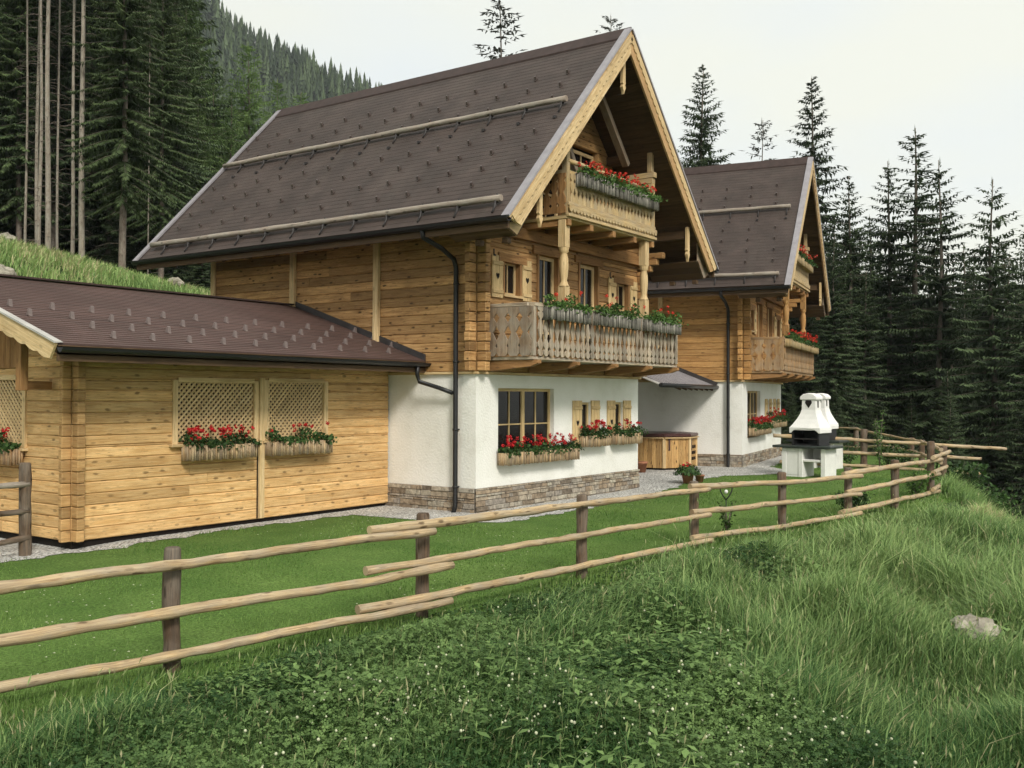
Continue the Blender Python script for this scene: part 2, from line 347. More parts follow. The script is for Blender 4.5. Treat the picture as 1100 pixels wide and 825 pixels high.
# ------------------------------------------------------------------ terrain
FX = [-60, -30, -9.65, -6.72, -3.69, -.18, 2.44, 4.89, 6.63, 10.16, 13.2, 17.4, 20.4, 23.4, 30, 60]
FY = [-2.0, -3.2, -3.95, -4.37, -4.58, -4.62, -5.1, -5.55, -5.95, -5.95, -5.6, -4.1, -3.0, -.4, 5, 30]
def y_fence(x): return np.interp(x, FX, FY)
EX = [-20, -9, -7.9, -6.4, -4, -1.55, -1.35, -.8, 1.9, 5, 9.2, 10.2, 11.4, 12.6, 14, 20]
EY = [3.0, 2.6, 2.3, 1.8, 1.95, 1.75, -.55, -1.2, -1.25, -.95, -.4, -.7, -1.7, -1.5, -.5, .9]
def y_gravel(x): return np.interp(x, EX, EY)
def smooth(t): t = np.clip(t, 0, 1); return t*t*(3-2*t)
def H(x, y):
    x = np.asarray(x, float); y = np.asarray(y, float)
    yf = y_fence(x); d = np.maximum(yf-y, 0)
    zf = np.interp(x, [-10, -3.7, 2.4, 4.9, 6.6, 10, 17, 24], [-.22, -.2, -.17, -.12, -.08, 0, .05, .1])
    zh = np.interp(x, [-9, -6, 0, 6, 11, 16], [-.15, -.02, 0, 0, .12, .14])
    z = zf + (zh-zf)*smooth((y-yf)/3.2)
    s1 = np.interp(x, [-12, -3, 3, 7, 10.2, 14], [.02, .06, .15, .20, .30, .4])
    d1 = np.interp(x, [-14, -10, -3, 3, 7, 10.2, 13], [16, 14, 9, 5.5, 2.6, .7, .4])
    sp = np.logaddexp(0, (d-d1)*3)/3*(d > 0)
    z = z - s1*np.minimum(d, 14) - 7.5*(1-np.exp(-.75*sp/7.5))
    g = np.interp(x, [-40, -4, 2, 10, 24], [1.4, 1.2, 1.08, .90, 0.0])     # the bank behind the houses
    z = z + g*(5.75*smooth((y-8.6)/8.6) + .13*np.maximum(y-16.5, 0))
    dist = np.hypot(x, y)
    z = z + (.07*np.sin(x*2.9+y*1.3)*np.sin(y*3.1-x*.8) + .06*np.sin(x*1.7-y*2.3+1))*smooth((d-.4)/1.2)
    z = z + (.05*np.sin(x*1.3+y*.7) + .04*np.sin(x*.6-y*1.7))*smooth((d-.3)/1.5) + .35*np.sin(x*.21)*np.sin(y*.17)*smooth((dist-25)/20)
    return z
def Hs(x, y): return float(H(x, y))

def sheet(name, xs, rows, fn, mat, kind='structure', extra=None):
    X = np.repeat(np.asarray(xs)[:, None], rows.shape[1], 1); Y = rows; Z = fn(X, Y)
    nx, ny = X.shape; idx = np.arange(nx*ny).reshape(nx, ny)
    q = np.stack([idx[:-1, :-1], idx[1:, :-1], idx[1:, 1:], idx[:-1, 1:]], -1).reshape(-1, 4)
    o = npmesh(name, mat, np.stack([X, Y, Z], -1).reshape(-1, 3), quads=q, smooth=True, tint=None if extra is None else extra(X, Y).ravel())
    tag(o, kind=kind); return o
def groundmat(name, cols, scale, bump=.6, fine=60, wood_mask=False):
    m, t, b = newmat(name); b.inputs['Roughness'].default_value = .95; b.inputs['Specular IOR Level'].default_value = .1
    tcn = node(t, 'ShaderNodeTexCoord'); n = node(t, 'ShaderNodeTexNoise', i_Scale=scale, i_Detail=8.0, i_Roughness=.65); t.links.new(tcn.outputs['Object'], n.inputs[0])
    col = ramp(t, n.outputs[0], cols); n2 = node(t, 'ShaderNodeTexNoise', i_Scale=fine, i_Detail=4.0); t.links.new(tcn.outputs['Object'], n2.inputs[0])
    col = mixc(t, 1.0, col, ramp(t, n2.outputs[0], [(.3, .55), (.7, 1.4)]), 'MULTIPLY')
    if wood_mask:
        a = node(t, 'ShaderNodeAttribute', attribute_name='tint')
        col = mixc(t, a.outputs['Fac'], col, (.045, .034, .022))
    t.links.new(col, b.inputs['Base Color'])
    bp = node(t, 'ShaderNodeBump', i_Strength=bump, i_Distance=.05); t.links.new(n2.outputs[0], bp.inputs['Height']); t.links.new(bp.outputs[0], b.inputs['Normal'])
    return m
M_ground = groundmat('meadow_soil', [(.3, (.030, .060, .020)), (.7, (.075, .115, .040))], .8, wood_mask=True)
M_lawn = groundmat('mown_lawn', [(.3, (.068, .132, .028)), (.7, (.130, .205, .052))], .7, .5, 35)
M_gravel, t_, b_ = newmat('pale_gravel'); b_.inputs['Roughness'].default_value = .9
_tc = node(t_, 'ShaderNodeTexCoord'); _v = node(t_, 'ShaderNodeTexVoronoi', i_Scale=26.0); t_.links.new(_tc.outputs['Object'], _v.inputs[0])
_c = ramp(t_, _v.outputs['Color'], [(.1, (.46, .45, .43)), (.5, (.70, .69, .66)), (.9, (.84, .83, .80))])
_n = node(t_, 'ShaderNodeTexNoise', i_Scale=1.3, i_Detail=4.0); t_.links.new(_tc.outputs['Object'], _n.inputs[0])
_c = mixc(t_, 1.0, _c, ramp(t_, _n.outputs[0], [(.3, .75), (.65, 1.05)]), 'MULTIPLY')
_c = mixc(t_, ramp(t_, _v.outputs['Distance'], [(.45, 0), (.75, .8)]), _c, (.14, .13, .12)); t_.links.new(_c, b_.inputs['Base Color'])
_b = node(t_, 'ShaderNodeBump', i_Strength=1.0, i_Distance=.03); _b.invert = True; t_.links.new(_v.outputs['Distance'], _b.inputs['Height']); t_.links.new(_b.outputs[0], b_.inputs['Normal'])

def graded(a, b, c, d, fine, coarse):
    return np.unique(np.concatenate([np.linspace(a, b, coarse), np.linspace(b, c, fine), np.linspace(c, d, coarse)]))
gx = graded(-320, -22, 32, 420, 230, 40); gy = graded(-420, -20, 40, 420, 250, 40)
sheet('ground', gx, np.repeat(gy[None, :], len(gx), 0), H, M_ground,
      extra=lambda X, Y: np.maximum(smooth((Y-17.5+.1*X*0)/2.5), smooth((y_fence(X)-Y-6)/4)*(X > 8)))
xs = np.arange(-24, 28, .12)
ye = y_gravel(xs) + .06*np.sin(xs*5.1) + .05*np.sin(xs*11.3+1) + .03*np.sin(xs*23)
yf = y_fence(xs) - .5
sheet('lawn', xs, np.stack([yf+(ye-yf)*k/40 for k in range(41)], 1), lambda x, y: H(x, y)+.012, M_lawn)
xs2 = np.arange(-12, 22, .12); ye2 = y_gravel(xs2) + .06*np.sin(xs2*5.1) + .05*np.sin(xs2*11.3+1) + .03*np.sin(xs2*23) - .05
sheet('gravel_yard', xs2, np.stack([ye2+(8.4-ye2)*k/50 for k in range(51)], 1), lambda x, y: H(x, y)+.02, M_gravel)

# ------------------------------------------------------------------ chalets
W, D, OX, OY, ZE, ZR, LB = 6.51, 7.73, 1.07, 1.51, 5.40, 9.89, 9.17
SL = (ZR-ZE)/(W/2+OX)                                        # roof pitch (rise over run)
def roof_z(x):                                             # upper face of the roof at x
    return ZE + (x+OX)*SL if x <= W/2 else ZE + (W+OX-x)*SL
def cut(a0, a1, holes):
    out = [(a0, a1)]
    for h0, h1 in holes:
        nxt = []
        for s, e in out:
            if h1 <= s or h0 >= e: nxt.append((s, e)); continue
            if h0 > s: nxt.append((s, h0))
            if h1 < e: nxt.append((h1, e))
        out = nxt
    return out
def log_wall(mb, axis, plane, out, z0, z1, lim, holes=(), course=.19, depth=.14, joint=True):
    """horizontal logs with chamfered edges; lim(z) gives the ends, holes are openings (a0,a1,z0,z1)"""
    zs = set()
    z = z0
    while z < z1-.02: zs.add(round(z, 3)); z += course
    zs.add(z1)
    zs = sorted(zs)
    cuts = []
    for a, b in zip(zs, zs[1:]):
        ins = sorted({a, b, *[h for q in holes for h in q[2:4] if a+.015 < h < b-.015]})
        cuts += list(zip(ins, ins[1:]))
    for za, zb in cuts:
        zm = (za+zb)/2; la, ha = lim(za); lb, hb = lim(zb)
        if hb-lb < .1: continue
        hs = [(q[0], q[1]) for q in holes if q[2] <= zm <= q[3]]
        for s, e in cut(min(la, lb), max(ha, hb), hs):
            if e-s < .02: continue
            segs = [s, e]
            if joint and e-s > 3.6: segs = [s, s+(e-s)*rnd.uniform(.3, .7), e]
            for s0, e0 in zip(segs, segs[1:]):
                sb, st = (la, lb) if s0 == min(la, lb) else (s0, s0)
                eb, et = (ha, hb) if e0 == max(ha, hb) else (e0, e0)
                c = min(.016, (zb-za)*.3); j = rnd.uniform(-.004, .004)
                prof = [(0, za), (depth-c+j, za+.001), (depth+j, za+c), (depth+j, zb-c), (depth-c+j, zb-.001), (0, zb)]
                Lp, Rp = [], []
                for dd, zz in prof:
                    k = (zz-za)/(zb-za); aL = sb+(st-sb)*k+.0015; aR = eb+(et-eb)*k-.0015
                    if axis == 'x': Lp.append(Vector((aL, plane+out*(dd-depth), zz))); Rp.append(Vector((aR, plane+out*(dd-depth), zz)))
                    else: Lp.append(Vector((plane+out*(dd-depth), aL, zz))); Rp.append(Vector((plane+out*(dd-depth), aR, zz)))
                flip = (axis == 'x') == (out < 0)
                i = len(mb.v); mb.v += [tuple(p) for p in Lp+Rp]; off = (rnd.uniform(0, 60), rnd.uniform(0, 60)); n = 6
                ax = 0 if axis == 'x' else 1
                def U(p, k): return (p[ax]+off[0], k*.06+off[1]+(p[2] if k in (2, 3) else p[2]))
                for k in range(n):
                    k2 = (k+1) % n; f = [i+k, i+k2, i+n+k2, i+n+k]; u = [U(Lp[k], k), U(Lp[k2], k), U(Rp[k2], k), U(Rp[k], k)]
                    if flip: f.reverse(); u.reverse()
                    mb.f.append(tuple(f)); mb.uv.append(u); mb.sm.append(False)
                fl = list(range(i, i+n)); fr = list(range(i+n, i+2*n))
                if not flip: fl.reverse()
                else: fr.reverse()
                mb.f.append(tuple(fl)); mb.uv.append([off]*n); mb.sm.append(False); mb.f.append(tuple(fr)); mb.uv.append([off]*n); mb.sm.append(False)
def panel_wall(mb, x0, x1, z0, z1, y, holes, reveal=.16):
    """a front wall at y facing -y with openings and their reveals"""
    xs = sorted({x0, x1, *[h for q in holes for h in q[:2]]}); zs = sorted({z0, z1, *[h for q in holes for h in q[2:]]})
    for a, b in zip(xs, xs[1:]):
        for c, d in zip(zs, zs[1:]):
            if any(q[0] <= (a+b)/2 <= q[1] and q[2] <= (c+d)/2 <= q[3] for q in holes): continue
            mb.poly([(a, y, c), (b, y, c), (b, y, d), (a, y, d)])
    for a, b, c, d in holes:
        r = y+reveal
        mb.poly([(a, y, c), (a, y, d), (a, r, d), (a, r, c)]); mb.poly([(b, y, c), (b, r, c), (b, r, d), (b, y, d)])
        mb.poly([(a, y, d), (b, y, d), (b, r, d), (a, r, d)]); mb.poly([(a, y, c), (a, r, c), (b, r, c), (b, y, c)])
def window(parent, a0, a1, z0, z1, y, cols, rows, fmat, sill=True, name='window', fw=.055, fixed_mid=False):
    """frame with glazing bars (part), pane and sill (sub-parts), face at y"""
    m = MB(); d = .06
    m.box(a0, a1, y, y+d, z1-fw, z1); m.box(a0, a1, y, y+d, z0, z0+fw); m.box(a0, a0+fw, y, y+d, z0+fw, z1-fw); m.box(a1-fw, a1, y, y+d, z0+fw, z1-fw)
    iw = a1-a0-2*fw; ih = z1-z0-2*fw
    for k in range(1, cols):
        big = fixed_mid and k*2 == cols; w = .05 if big else .014; c = a0+fw+iw*k/cols; m.box(c-w, c+w, y+(.0 if big else .012), y+d-.012, z0+fw, z1-fw)
    for k in range(1, rows):
        c = z0+fw+ih*k/rows; m.box(a0+fw, a1-fw, y+.016, y+d-.016, c-.013, c+.013)
    f = m.build(name, fmat, parent)
    p = MB(); p.poly([(a0+.02, y+.034, z0+.02), (a1-.02, y+.034, z0+.02), (a1-.02, y+.034, z1-.02), (a0+.02, y+.034, z1-.02)]); p.build('pane', MT['glass'], f)
    if sill:
        q = MB(); q.box(a0-.04, a1+.04, y-.16, y+.02, z0-.045, z0-.002); q.build('sill', MT['trim'], f)
    return f
HEART = [(0, -.09), (.05, -.03), (.062, .015), (.045, .045), (.02, .045), (0, .02), (-.02, .045), (-.045, .045), (-.062, .015), (-.05, -.03)]
def shutter(parent, a0, a1, z0, z1, y, hinge=False):
    m = MB(); n = max(2, round((a1-a0)/.13)); w = (a1-a0)/n
    for k in range(n): m.box(a0+k*w+.002, a0+(k+1)*w-.002, y-.032, y, z0, z1, (0, 0, 1))
    for zz in (z0+.12, z1-.16): m.box(a0+.01, a1-.01, y-.052, y-.032, zz-.035, zz+.035)
    s = m.build('shutter', MT['shutter'], parent, .003)
    h = MB(); cx = (a0+a1)/2; cz = (z0+z1)/2+.02
    h.poly([(cx+px*.95, y-.034, cz+pz*.95) for px, pz in reversed(HEART)]); h.build('heart_cutout', MT['cutout'], s)
    for f in s.children[0].data.polygons: f.flip()
    if hinge: i = MB(); i.box(a0+.03, a0+.05, y-.05, y-.03, z1-.0, z1+.10); i.box(a0+.03, a0+.10, y-.05, y-.03, z1-.03, z1+.0); i.build('hinge', MT['iron'], s)
    return s
def baluster_profile(kind, w, h):
    if kind == 'saw':
        pr = [(0, .20), (.04, .38), (.10, .40), (.14, .22), (.2, .42), (.24, .42), (.36, .13), (.47, .30), (.55, .42), (.63, .30), (.74, .14), (.82, .42), (.87, .42), (.90, .2), (.94, .45), (1, .45)]
    elif kind == 'diamond':
        pr = [(0, .30), (.05, .46), (.16, .49), (.2, .40), (.26, .49), (.32, .49), (.48, .17), (.62, .49), (.68, .49), (.79, .22), (.88, .49), (1, .49)]
    else:
        pr = [(0, .49), (.15, .49), (.2, .26), (.26, .49), (.38, .49), (.45, .34), (.52, .18), (.59, .34), (.66, .49), (.75, .49), (.82, .22), (.89, .49), (1, .49)]
    return [(-a*w, t*h) for t, a in pr] + [(a*w, t*h) for t, a in reversed(pr)]
def railing(mb, p0, p1, z0, z1, pitch, kind, thick=.028):
    """a run of sawn boards between two plan points"""
    p0 = Vector(p0); p1 = Vector(p1); d = p1-p0; ln = d.length; d.normalize(); nrm = Vector((-d.y, d.x, 0)); n = max(2, round(ln/pitch)); w = ln/n
    for k in range(n):
        c = p0 + d*((k+.5)*w); pr = baluster_profile(kind, w, z1-z0)
        mb.prism([c + d*a + Vector((0, 0, z0+b)) - nrm*(thick/2) for a, b in pr], nrm*thick, (0, 0, 1))
def scallop(mb, p0, p1, z_top, h, pitch, out, thick=.022):
    p0 = Vector(p0); p1 = Vector(p1); d = (p1-p0); ln = d.length; d.normalize(); n = round(ln/pitch); w = ln/n
    pts = [p0+Vector((0, 0, z_top))]
    for k in range(n):
        for j in range(5):
            a = math.pi*j/4; pts.append(p0 + d*(w*(k+.5-.46*math.cos(a))) + Vector((0, 0, z_top-h*.55-h*.45*math.sin(a))))
    pts.append(p1+Vector((0, 0, z_top))); mb.prism(pts, Vector(out)*thick, d)
def turned_post(mb, x, y, z0, z1, w):
    h = z1-z0; a = z0+h*.62; b = z0+h*.86
    mb.box(x-w, x+w, y-w, y+w, z0, z0+h*.52, (0, 0, 1)); mb.box(x-w, x+w, y-w, y+w, z0+h*.80, z1, (0, 0, 1))
    zz = [.52, .54, .56, .60, .66, .72, .755, .77, .785, .80]; rr = [1.25, .95, .72, .95, 1.08, 1.02, .74, 1.12, 1.12, 1.25]
    mb.tube([(x, y, z0+h*t) for t in zz], [w*r for r in rr], 12, False)
def pendant(parent, x, y, z1, ln, mat):
    m = MB(); w = .055
    prof = [(-w, 0), (-w, -.6), (-w*1.2, -.66), (-w*.7, -.70), (-w*1.25, -.78), (-w*.7, -.86), (-w*.35, -.9), (0, -1)]
    pts = [(x+a, y, z1+b*ln) for a, b in prof] + [(x-a, y, z1+b*ln) for a, b in reversed(prof[:-1])]
    m.prism(pts, (0, .07, 0), (0, 0, 1)); return m.build('pendant', mat, parent, .006)

def chalet(name, label, loc, rz, P):
    root = thing(name, label, 'chalet', loc, rz, 'alpine timber chalets'); LG = P['log']
    # openings
    big = (.72, 2.74, .95, 2.40); sm1 = (3.86, 4.23, 1.22, 2.11); sm2 = (5.36, 5.72, 1.22, 2.11)
    w1 = (.80, 1.44, 4.22, 4.95); d1 = (2.02, 2.86, 3.0, 5.24); d2 = (3.66, 4.54, 3.0, 5.24); w2 = (5.34, 5.98, 4.22, 4.95)
    ud = (2.0, 3.0, 5.95, 7.75); ud2 = (3.35, 4.5, 5.95, 7.75)
    # stucco storey
    m = MB(); panel_wall(m, 0, W, -.3, 2.66, 0, [big, sm1, sm2], .18)
    m.poly([(0, D, -.3), (0, 0, -.3), (0, 0, 2.66), (0, D, 2.66)]); m.poly([(W, 0, -.3), (W, D, -.3), (W, D, 2.66), (W, 0, 2.66)]); m.poly([(W, D, -.3), (0, D, -.3), (0, D, 2.66), (W, D, 2.66)])
    m.poly([(0, 0, 2.66), (W, 0, 2.66), (W, D, 2.66), (0, D, 2.66)])
    m.build('ground_floor_wall', MT['stucco'], root)
    # stone plinth, one stone at a time
    m = MB()
    def stones(a0, a1, put, gap=.006):
        z = -.3
        while z < .48:
            h = rnd.choice((.045, .06, .075, .09, .11)); h = min(h, .49-z)
            if h < .03: break
            a = a0
            while a < a1-.01:
                w = min(rnd.uniform(.10, .46), a1-a)
                if a1-a-w < .06: w = a1-a
                put(a+gap, a+w-gap, z+gap*.7, z+h-gap*.7, rnd.uniform(.018, .05)); a += w
            z += h
    def st_front(a, b, c, d, k): m.hexa([(a, -k, c), (b, -k+rnd.uniform(-.006, .006), c), (b, .01, c), (a, .01, c), (a, -k+.004, d), (b, -k+.005, d), (b, .01, d), (a, .01, d)], (1, 0, 0))
    def st_left(a, b, c, d, k): m.hexa([(-k, a, c), (.01, a, c), (.01, b, c), (-k, b, c), (-k+.004, a, d), (.01, a, d), (.01, b, d), (-k+.005, b, d)], (0, 1, 0))
    stones(-.02, W+.03, st_front); stones(.012, 4.0, st_left)
    pl_ = m.build('stone_plinth', MT['stone'], root, .006)
    m = MB(); m.box(-.014, W+.014, -.014, .02, -.3, .478); m.box(-.014, .02, .021, D, -.3, .478); m.build('mortar', MT['mortar'], pl_)
    # sill band between stucco and logs
    m = MB(); m.box(-.06, W+.06, -.06, .05, 2.664, 2.712); m.box(-.06, .05, .052, D, 2.664, 2.712); m.build('sill_beam', MT['trim'], root)
    # log storey
    ztop = lambda x: roof_z(x)-.34
    m = MB()
    def lim_front(z):
        if z < 5.0: return (0, W)
        x = (z+.34-ZE)/SL-OX; return (max(0, x), min(W, W-x))
    log_wall(m, 'x', -.03, -1, 2.715, ZR-.7, lim_front, [w1, d1, d2, w2, ud, ud2], .187)
    log_wall(m, 'y', -.03, -1, 2.715, 6.1, lambda z: (0.115, D), [], .187)
    log_wall(m, 'y', W+.03, 1, 2.715, 6.1, lambda z: (0.115, D), [], .187)
    log_wall(m, 'x', D+.03, 1, 2.715, ZR-.7, lim_front, [], .187, joint=False)
    m.build('log_wall', LG, root)
    # crossing log ends at the corners
    for (xc, s) in ((0, -1), (W, 1)):
        m = MB(); z = 2.72; k = 0
        while z < 5.25:
            e = .20+.02*(k % 2)+rnd.uniform(-.012, .012)
            x0, x1 = sorted((xc+s*.034, xc+s*(.03+e))); m.box(x0, x1, -.027, .10, z+.006, z+.178, (1, 0, 0))
            x0, x1 = sorted((xc+s*.02-s*.15, xc+s*.02)); m.box(x0, x1, -.03-e, -.034, z+.006, z+.178, (0, 1, 0))
            z += .187; k += 1
        for q, e in enumerate((.34, .5, .66)):
            zz = 5.25+q*.15; x0, x1 = sorted((xc+s*.02, xc-s*.13)); m.box(x0, x1, -.06-e, -.036, zz, zz+.14, (0, 1, 0))
        m.build('log_ends', LG, root, .012)
    for yy, zb, w_, d_ in ((2.5, 3.3, .07, .125), (4.97, 4.15, .07, .125), (D-.045, 2.75, .075, .09)):
        m = MB(); m.box(-d_, -.036, yy-w_, yy+w_, zb, 5.62, (0, 0, 1)); m.build('wall_clamp', MT['trim'], root, .008)
    # windows, doors, shutters
    window(root, big[0], big[1], big[2], big[3], .10, 4, 2, MT['shutter'], False, 'large_window', .06, True)
    for q in (sm1, sm2): window(root, *q, .045, 1, 1, MT['shutter'], False, 'small_window', .05)
    for a, b in ((3.47, 3.84), (4.25, 4.62), (4.98, 5.34), (5.74, 6.10)): shutter(root, a, b, 1.15, 2.15, -.004)
    for q in (w1, w2): window(root, q[0]+.03, q[1]-.03, q[2]+.03, q[3]-.03, .06, 2, 1, MT['trim'], True, 'upper_window', .06)
    for a, b in ((.42, .78), (1.47, 1.78), (4.96, 5.31), (6.01, 6.34)): shutter(root, a, b, 4.17, 5.0, -.036, a in (.42, 4.96))
    for q in (d1, d2, ud, ud2):
        dd = window(root, q[0]+.06, q[1]-.06, q[2], q[3]-.06, .05, 2, 1, MT['trim'], False, 'balcony_door', .075)
        mm = MB(); mm.box(q[0]+.13, q[1]-.13, .056, .075, q[2]+.55, q[2]+.60); mm.build('glazing_bar', MT['trim'], dd)
    m = MB()
    for q in (d1, d2, w1, w2):
        for a, b in ((q[0]-.005, q[0]+.06), (q[1]-.06, q[1]+.005)): m.box(a, b, -.06, .11, q[2], q[3], (0, 0, 1))
        m.box(q[0]-.16, q[1]+.16, -.075, .11, q[3]-.055, q[3]+.11)
    m.build('door_surround', MT['trim_brown'], root, .004)
    # roof: stepped shingle courses on both slopes
    m = MB(); n = 44; ln = math.hypot(W/2+OX, ZR-ZE); nx, nzz = -(ZR-ZE)/ln, (W/2+OX)/ln
    for side in (0, 1):
        for k in range(n):
            f0, f1 = k/n, (k+1)/n; h0, h1 = .007, .004
            def pt(f, h, y):
                x = -OX+(W/2+OX)*f+nx*h; z = ZE+(ZR-ZE)*f+nzz*h
                return Vector((x if side == 0 else W-x, y, z))
            ya, yb = -OY, LB
            q = [pt(f0, h0, ya), pt(f0, h0, yb), pt(f1, h1, yb), pt(f1, h1, ya)]; uvq = [(ya, f0*ln), (yb, f0*ln), (yb, f1*ln), (ya, f1*ln)]
            r = [pt(f0, -.01, ya), pt(f0, -.01, yb), pt(f0, h0, yb), pt(f0, h0, ya)]
            if side == 0: q.reverse(); uvq.reverse(); r.reverse()
            m.shared(q, [(0, 1, 2, 3)], [uvq]); m.shared(r, [(0, 1, 2, 3)], [[(0, f0*ln)]*4])
    roof = m.build('roof', MT['roof'], root)
    # boarding under the roof
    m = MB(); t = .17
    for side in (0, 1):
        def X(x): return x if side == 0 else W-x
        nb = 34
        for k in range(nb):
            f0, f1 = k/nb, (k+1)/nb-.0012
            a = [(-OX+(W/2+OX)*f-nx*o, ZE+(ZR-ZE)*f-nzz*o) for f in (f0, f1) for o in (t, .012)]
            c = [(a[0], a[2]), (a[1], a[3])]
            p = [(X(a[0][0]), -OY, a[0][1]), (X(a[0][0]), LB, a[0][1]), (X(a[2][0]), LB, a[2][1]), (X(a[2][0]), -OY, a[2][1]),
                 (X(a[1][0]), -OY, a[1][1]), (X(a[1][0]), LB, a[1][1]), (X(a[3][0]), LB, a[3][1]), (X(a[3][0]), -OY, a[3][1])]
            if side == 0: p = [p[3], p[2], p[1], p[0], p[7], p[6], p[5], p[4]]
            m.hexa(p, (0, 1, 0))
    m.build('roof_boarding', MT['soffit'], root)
    # rafters under the long eave and purlins carrying the gable overhang
    for k in range(12):
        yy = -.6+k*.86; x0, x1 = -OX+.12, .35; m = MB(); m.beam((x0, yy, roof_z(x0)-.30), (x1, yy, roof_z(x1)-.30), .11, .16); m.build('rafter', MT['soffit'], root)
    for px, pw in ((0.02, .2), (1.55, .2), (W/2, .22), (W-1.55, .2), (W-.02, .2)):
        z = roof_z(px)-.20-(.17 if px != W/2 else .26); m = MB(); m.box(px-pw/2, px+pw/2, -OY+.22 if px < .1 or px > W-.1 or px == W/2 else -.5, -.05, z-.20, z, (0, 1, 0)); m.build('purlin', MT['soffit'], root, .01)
    # braces of the gable truss and tie beam
    m = MB(); m.box(-.55, W+.55, -.16, -.05, 5.40, 5.62); m.build('tie_beam', MT['trim_brown'], root, .006)
    m = MB(); m.beam((1.62, -.55, 7.5), (W/2-.25, -.55, 9.0), .12, .16, (0, 1, 0)); m.beam((W-1.62, -.55, 7.5), (W/2+.25, -.55, 9.0), .12, .16, (0, 1, 0))
    m.beam((2.35, -.3, 8.2), (3.5, -.3, 6.2), .12, .2, (0, 1, 0))
    m.build('gable_brace', MT['weathered_shaded_brown'], root, .006)
    # soffit boxes at the foot of the gable rakes
    for s in (0, 1):
        X = lambda x: x if s == 0 else W-x
        m = MB(); pf = [(-.98, 5.20), (-.67, 5.08), (-.34, 5.47)]
        m.prism([(X(a), -OY+.10, b) for a, b in pf+[(-.34, 5.95)]], (0, .03, 0), (1, 0, 0))
        m.build('eave_box', MT['trim'] if s == 0 else MT['weathered_shaded_brown'], root, .006); m = MB()
        for (a, b), (c, d) in zip(pf, pf[1:]):
            for q in range(3):
                u0, u1 = q/3+.01, (q+1)/3-.01; p = [(X(a+(c-a)*u), yy, b+(d-b)*u+o) for u, o in ((u0, 0), (u1, 0), (u1, .025), (u0, .025)) for yy in (0,)]
                m.prism([(v[0], -OY+.09, v[2]) for v in p], (0, OY-.13, 0), (0, 1, 0))
        for yy in (-1.25, -.65): a, b = sorted((X(-.74), X(-.62))); m.box(a, b, yy, yy+.12, 4.97, 5.07)
        m.build('eave_soffit', MT['soffit'], root, .006)
    # bargeboards, metal verge, scalloped trim
    for side in (0, 1):
        def R(f, o, y):
            x = -OX+(W/2+OX)*f; z = ZE+(ZR-ZE)*f; x += nx*o; z += nzz*o
            return Vector((x if side == 0 else W-x, y, z))
        f0, f1 = -.012, 1.0
        for yb, nm in ((-OY, 'bargeboard'), (LB, 'bargeboard')):
            sgn = -1 if yb < 0 else 1
            m = MB()
            lo = .34
            ridge_lo = Vector((W/2, yb, ZR-lo/nzz)); ridge_hi = Vector((W/2, yb, ZR+.0))
            m.prism([R(f0, 0.0, yb), R(f0+.03, -lo, yb), ridge_lo, ridge_hi], (0, sgn*.045, 0), (R(1, 0, 0)-R(0, 0, 0)))
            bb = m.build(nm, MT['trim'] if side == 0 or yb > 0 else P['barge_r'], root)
            if yb < 0:
                m = MB(); n2 = 34; L0 = R(0, 0, 0); d = (R(1, 0, 0)-L0)
                pts = [R(0.0, -.02, yb-.045)]
                for k in range(n2):
                    for j in range(4):
                        a = math.pi*j/3; pts.append(R((k+.5-.45*math.cos(a))/n2*.985, -.15-.03*math.sin(a), yb-.045))
                pts.append(R(.985, -.02, yb-.045)); m.prism(pts, (0, -.022, 0), d); m.build('scalloped_trim', MT['trim'], bb)
        for ya, yb in ((-OY-.075, -OY+.09), (LB-.09, LB+.06)):
            m = MB(); a0, a1 = R(-.015, .02, 0), R(1.0, .02, 0); b0, b1 = R(-.015, .06, 0), R(1.0, .06, 0)
            p = [Vector((v.x, y, v.z)) for v, y in ((a0, ya), (a0, yb), (a1, yb), (a1, ya), (b0, ya), (b0, yb), (b1, yb), (b1, ya))]
            if side == 0: p = [p[3], p[2], p[1], p[0], p[7], p[6], p[5], p[4]]
            m.hexa(p, d if False else (1, 0, 1)); m.build('verge_flashing', MT['metal'], roof)
    # gutters
    for side in (0, 1):
        m = MB(); X = (lambda x: x) if side == 0 else (lambda x: W-x); xx, zz, r = -OX-.075, ZE-.045, .085
        prof = [(xx+r*math.cos(a), zz+r*math.sin(a)) for a in [math.pi+math.pi*k/6 for k in range(7)]]
        prof += [(x-(x-xx)*.12, z-(z-zz)*.12) for x, z in reversed(prof)]
        m.prism([(X(a), -OY-.06, b) for a, b in prof], (0, LB+OY+.1, 0), (0, 1, 0)); g = m.build('gutter', MT['black'], root)
    for xa in (-OX-.02, W+OX-.03): m = MB(); m.box(xa, xa+.05, -OY, LB, ZE-.24, ZE-.03); m.build('eave_fascia', MT['soffit'], root)
    # ridge cap
    m = MB(); w = .24
    m.prism([(W/2-w, -OY-.05, ZR-w*SL+.05), (W/2, -OY-.05, ZR+.075), (W/2+w, -OY-.05, ZR-w*SL+.05), (W/2+w, -OY-.05, ZR-w*SL+.015), (W/2, -OY-.05, ZR+.035), (W/2-w, -OY-.05, ZR-w*SL+.015)], (0, LB+OY+.1, 0), (0, 1, 0))
    m.build('ridge_cap', MT['cap'], roof)
    # snow guards
    gm = MB(); gm.box(-.05, .05, -.016, .016, .0, .02); gm.hexa([(-.03, -.026, .015), (.03, -.026, .015), (.03, .026, .015), (-.03, .026, .015), (.0, -.02, .085), (.035, -.02, .085), (.035, .02, .085), (.0, .02, .085)], (0, 0, 1))
    g0 = None; ang = math.atan(SL)
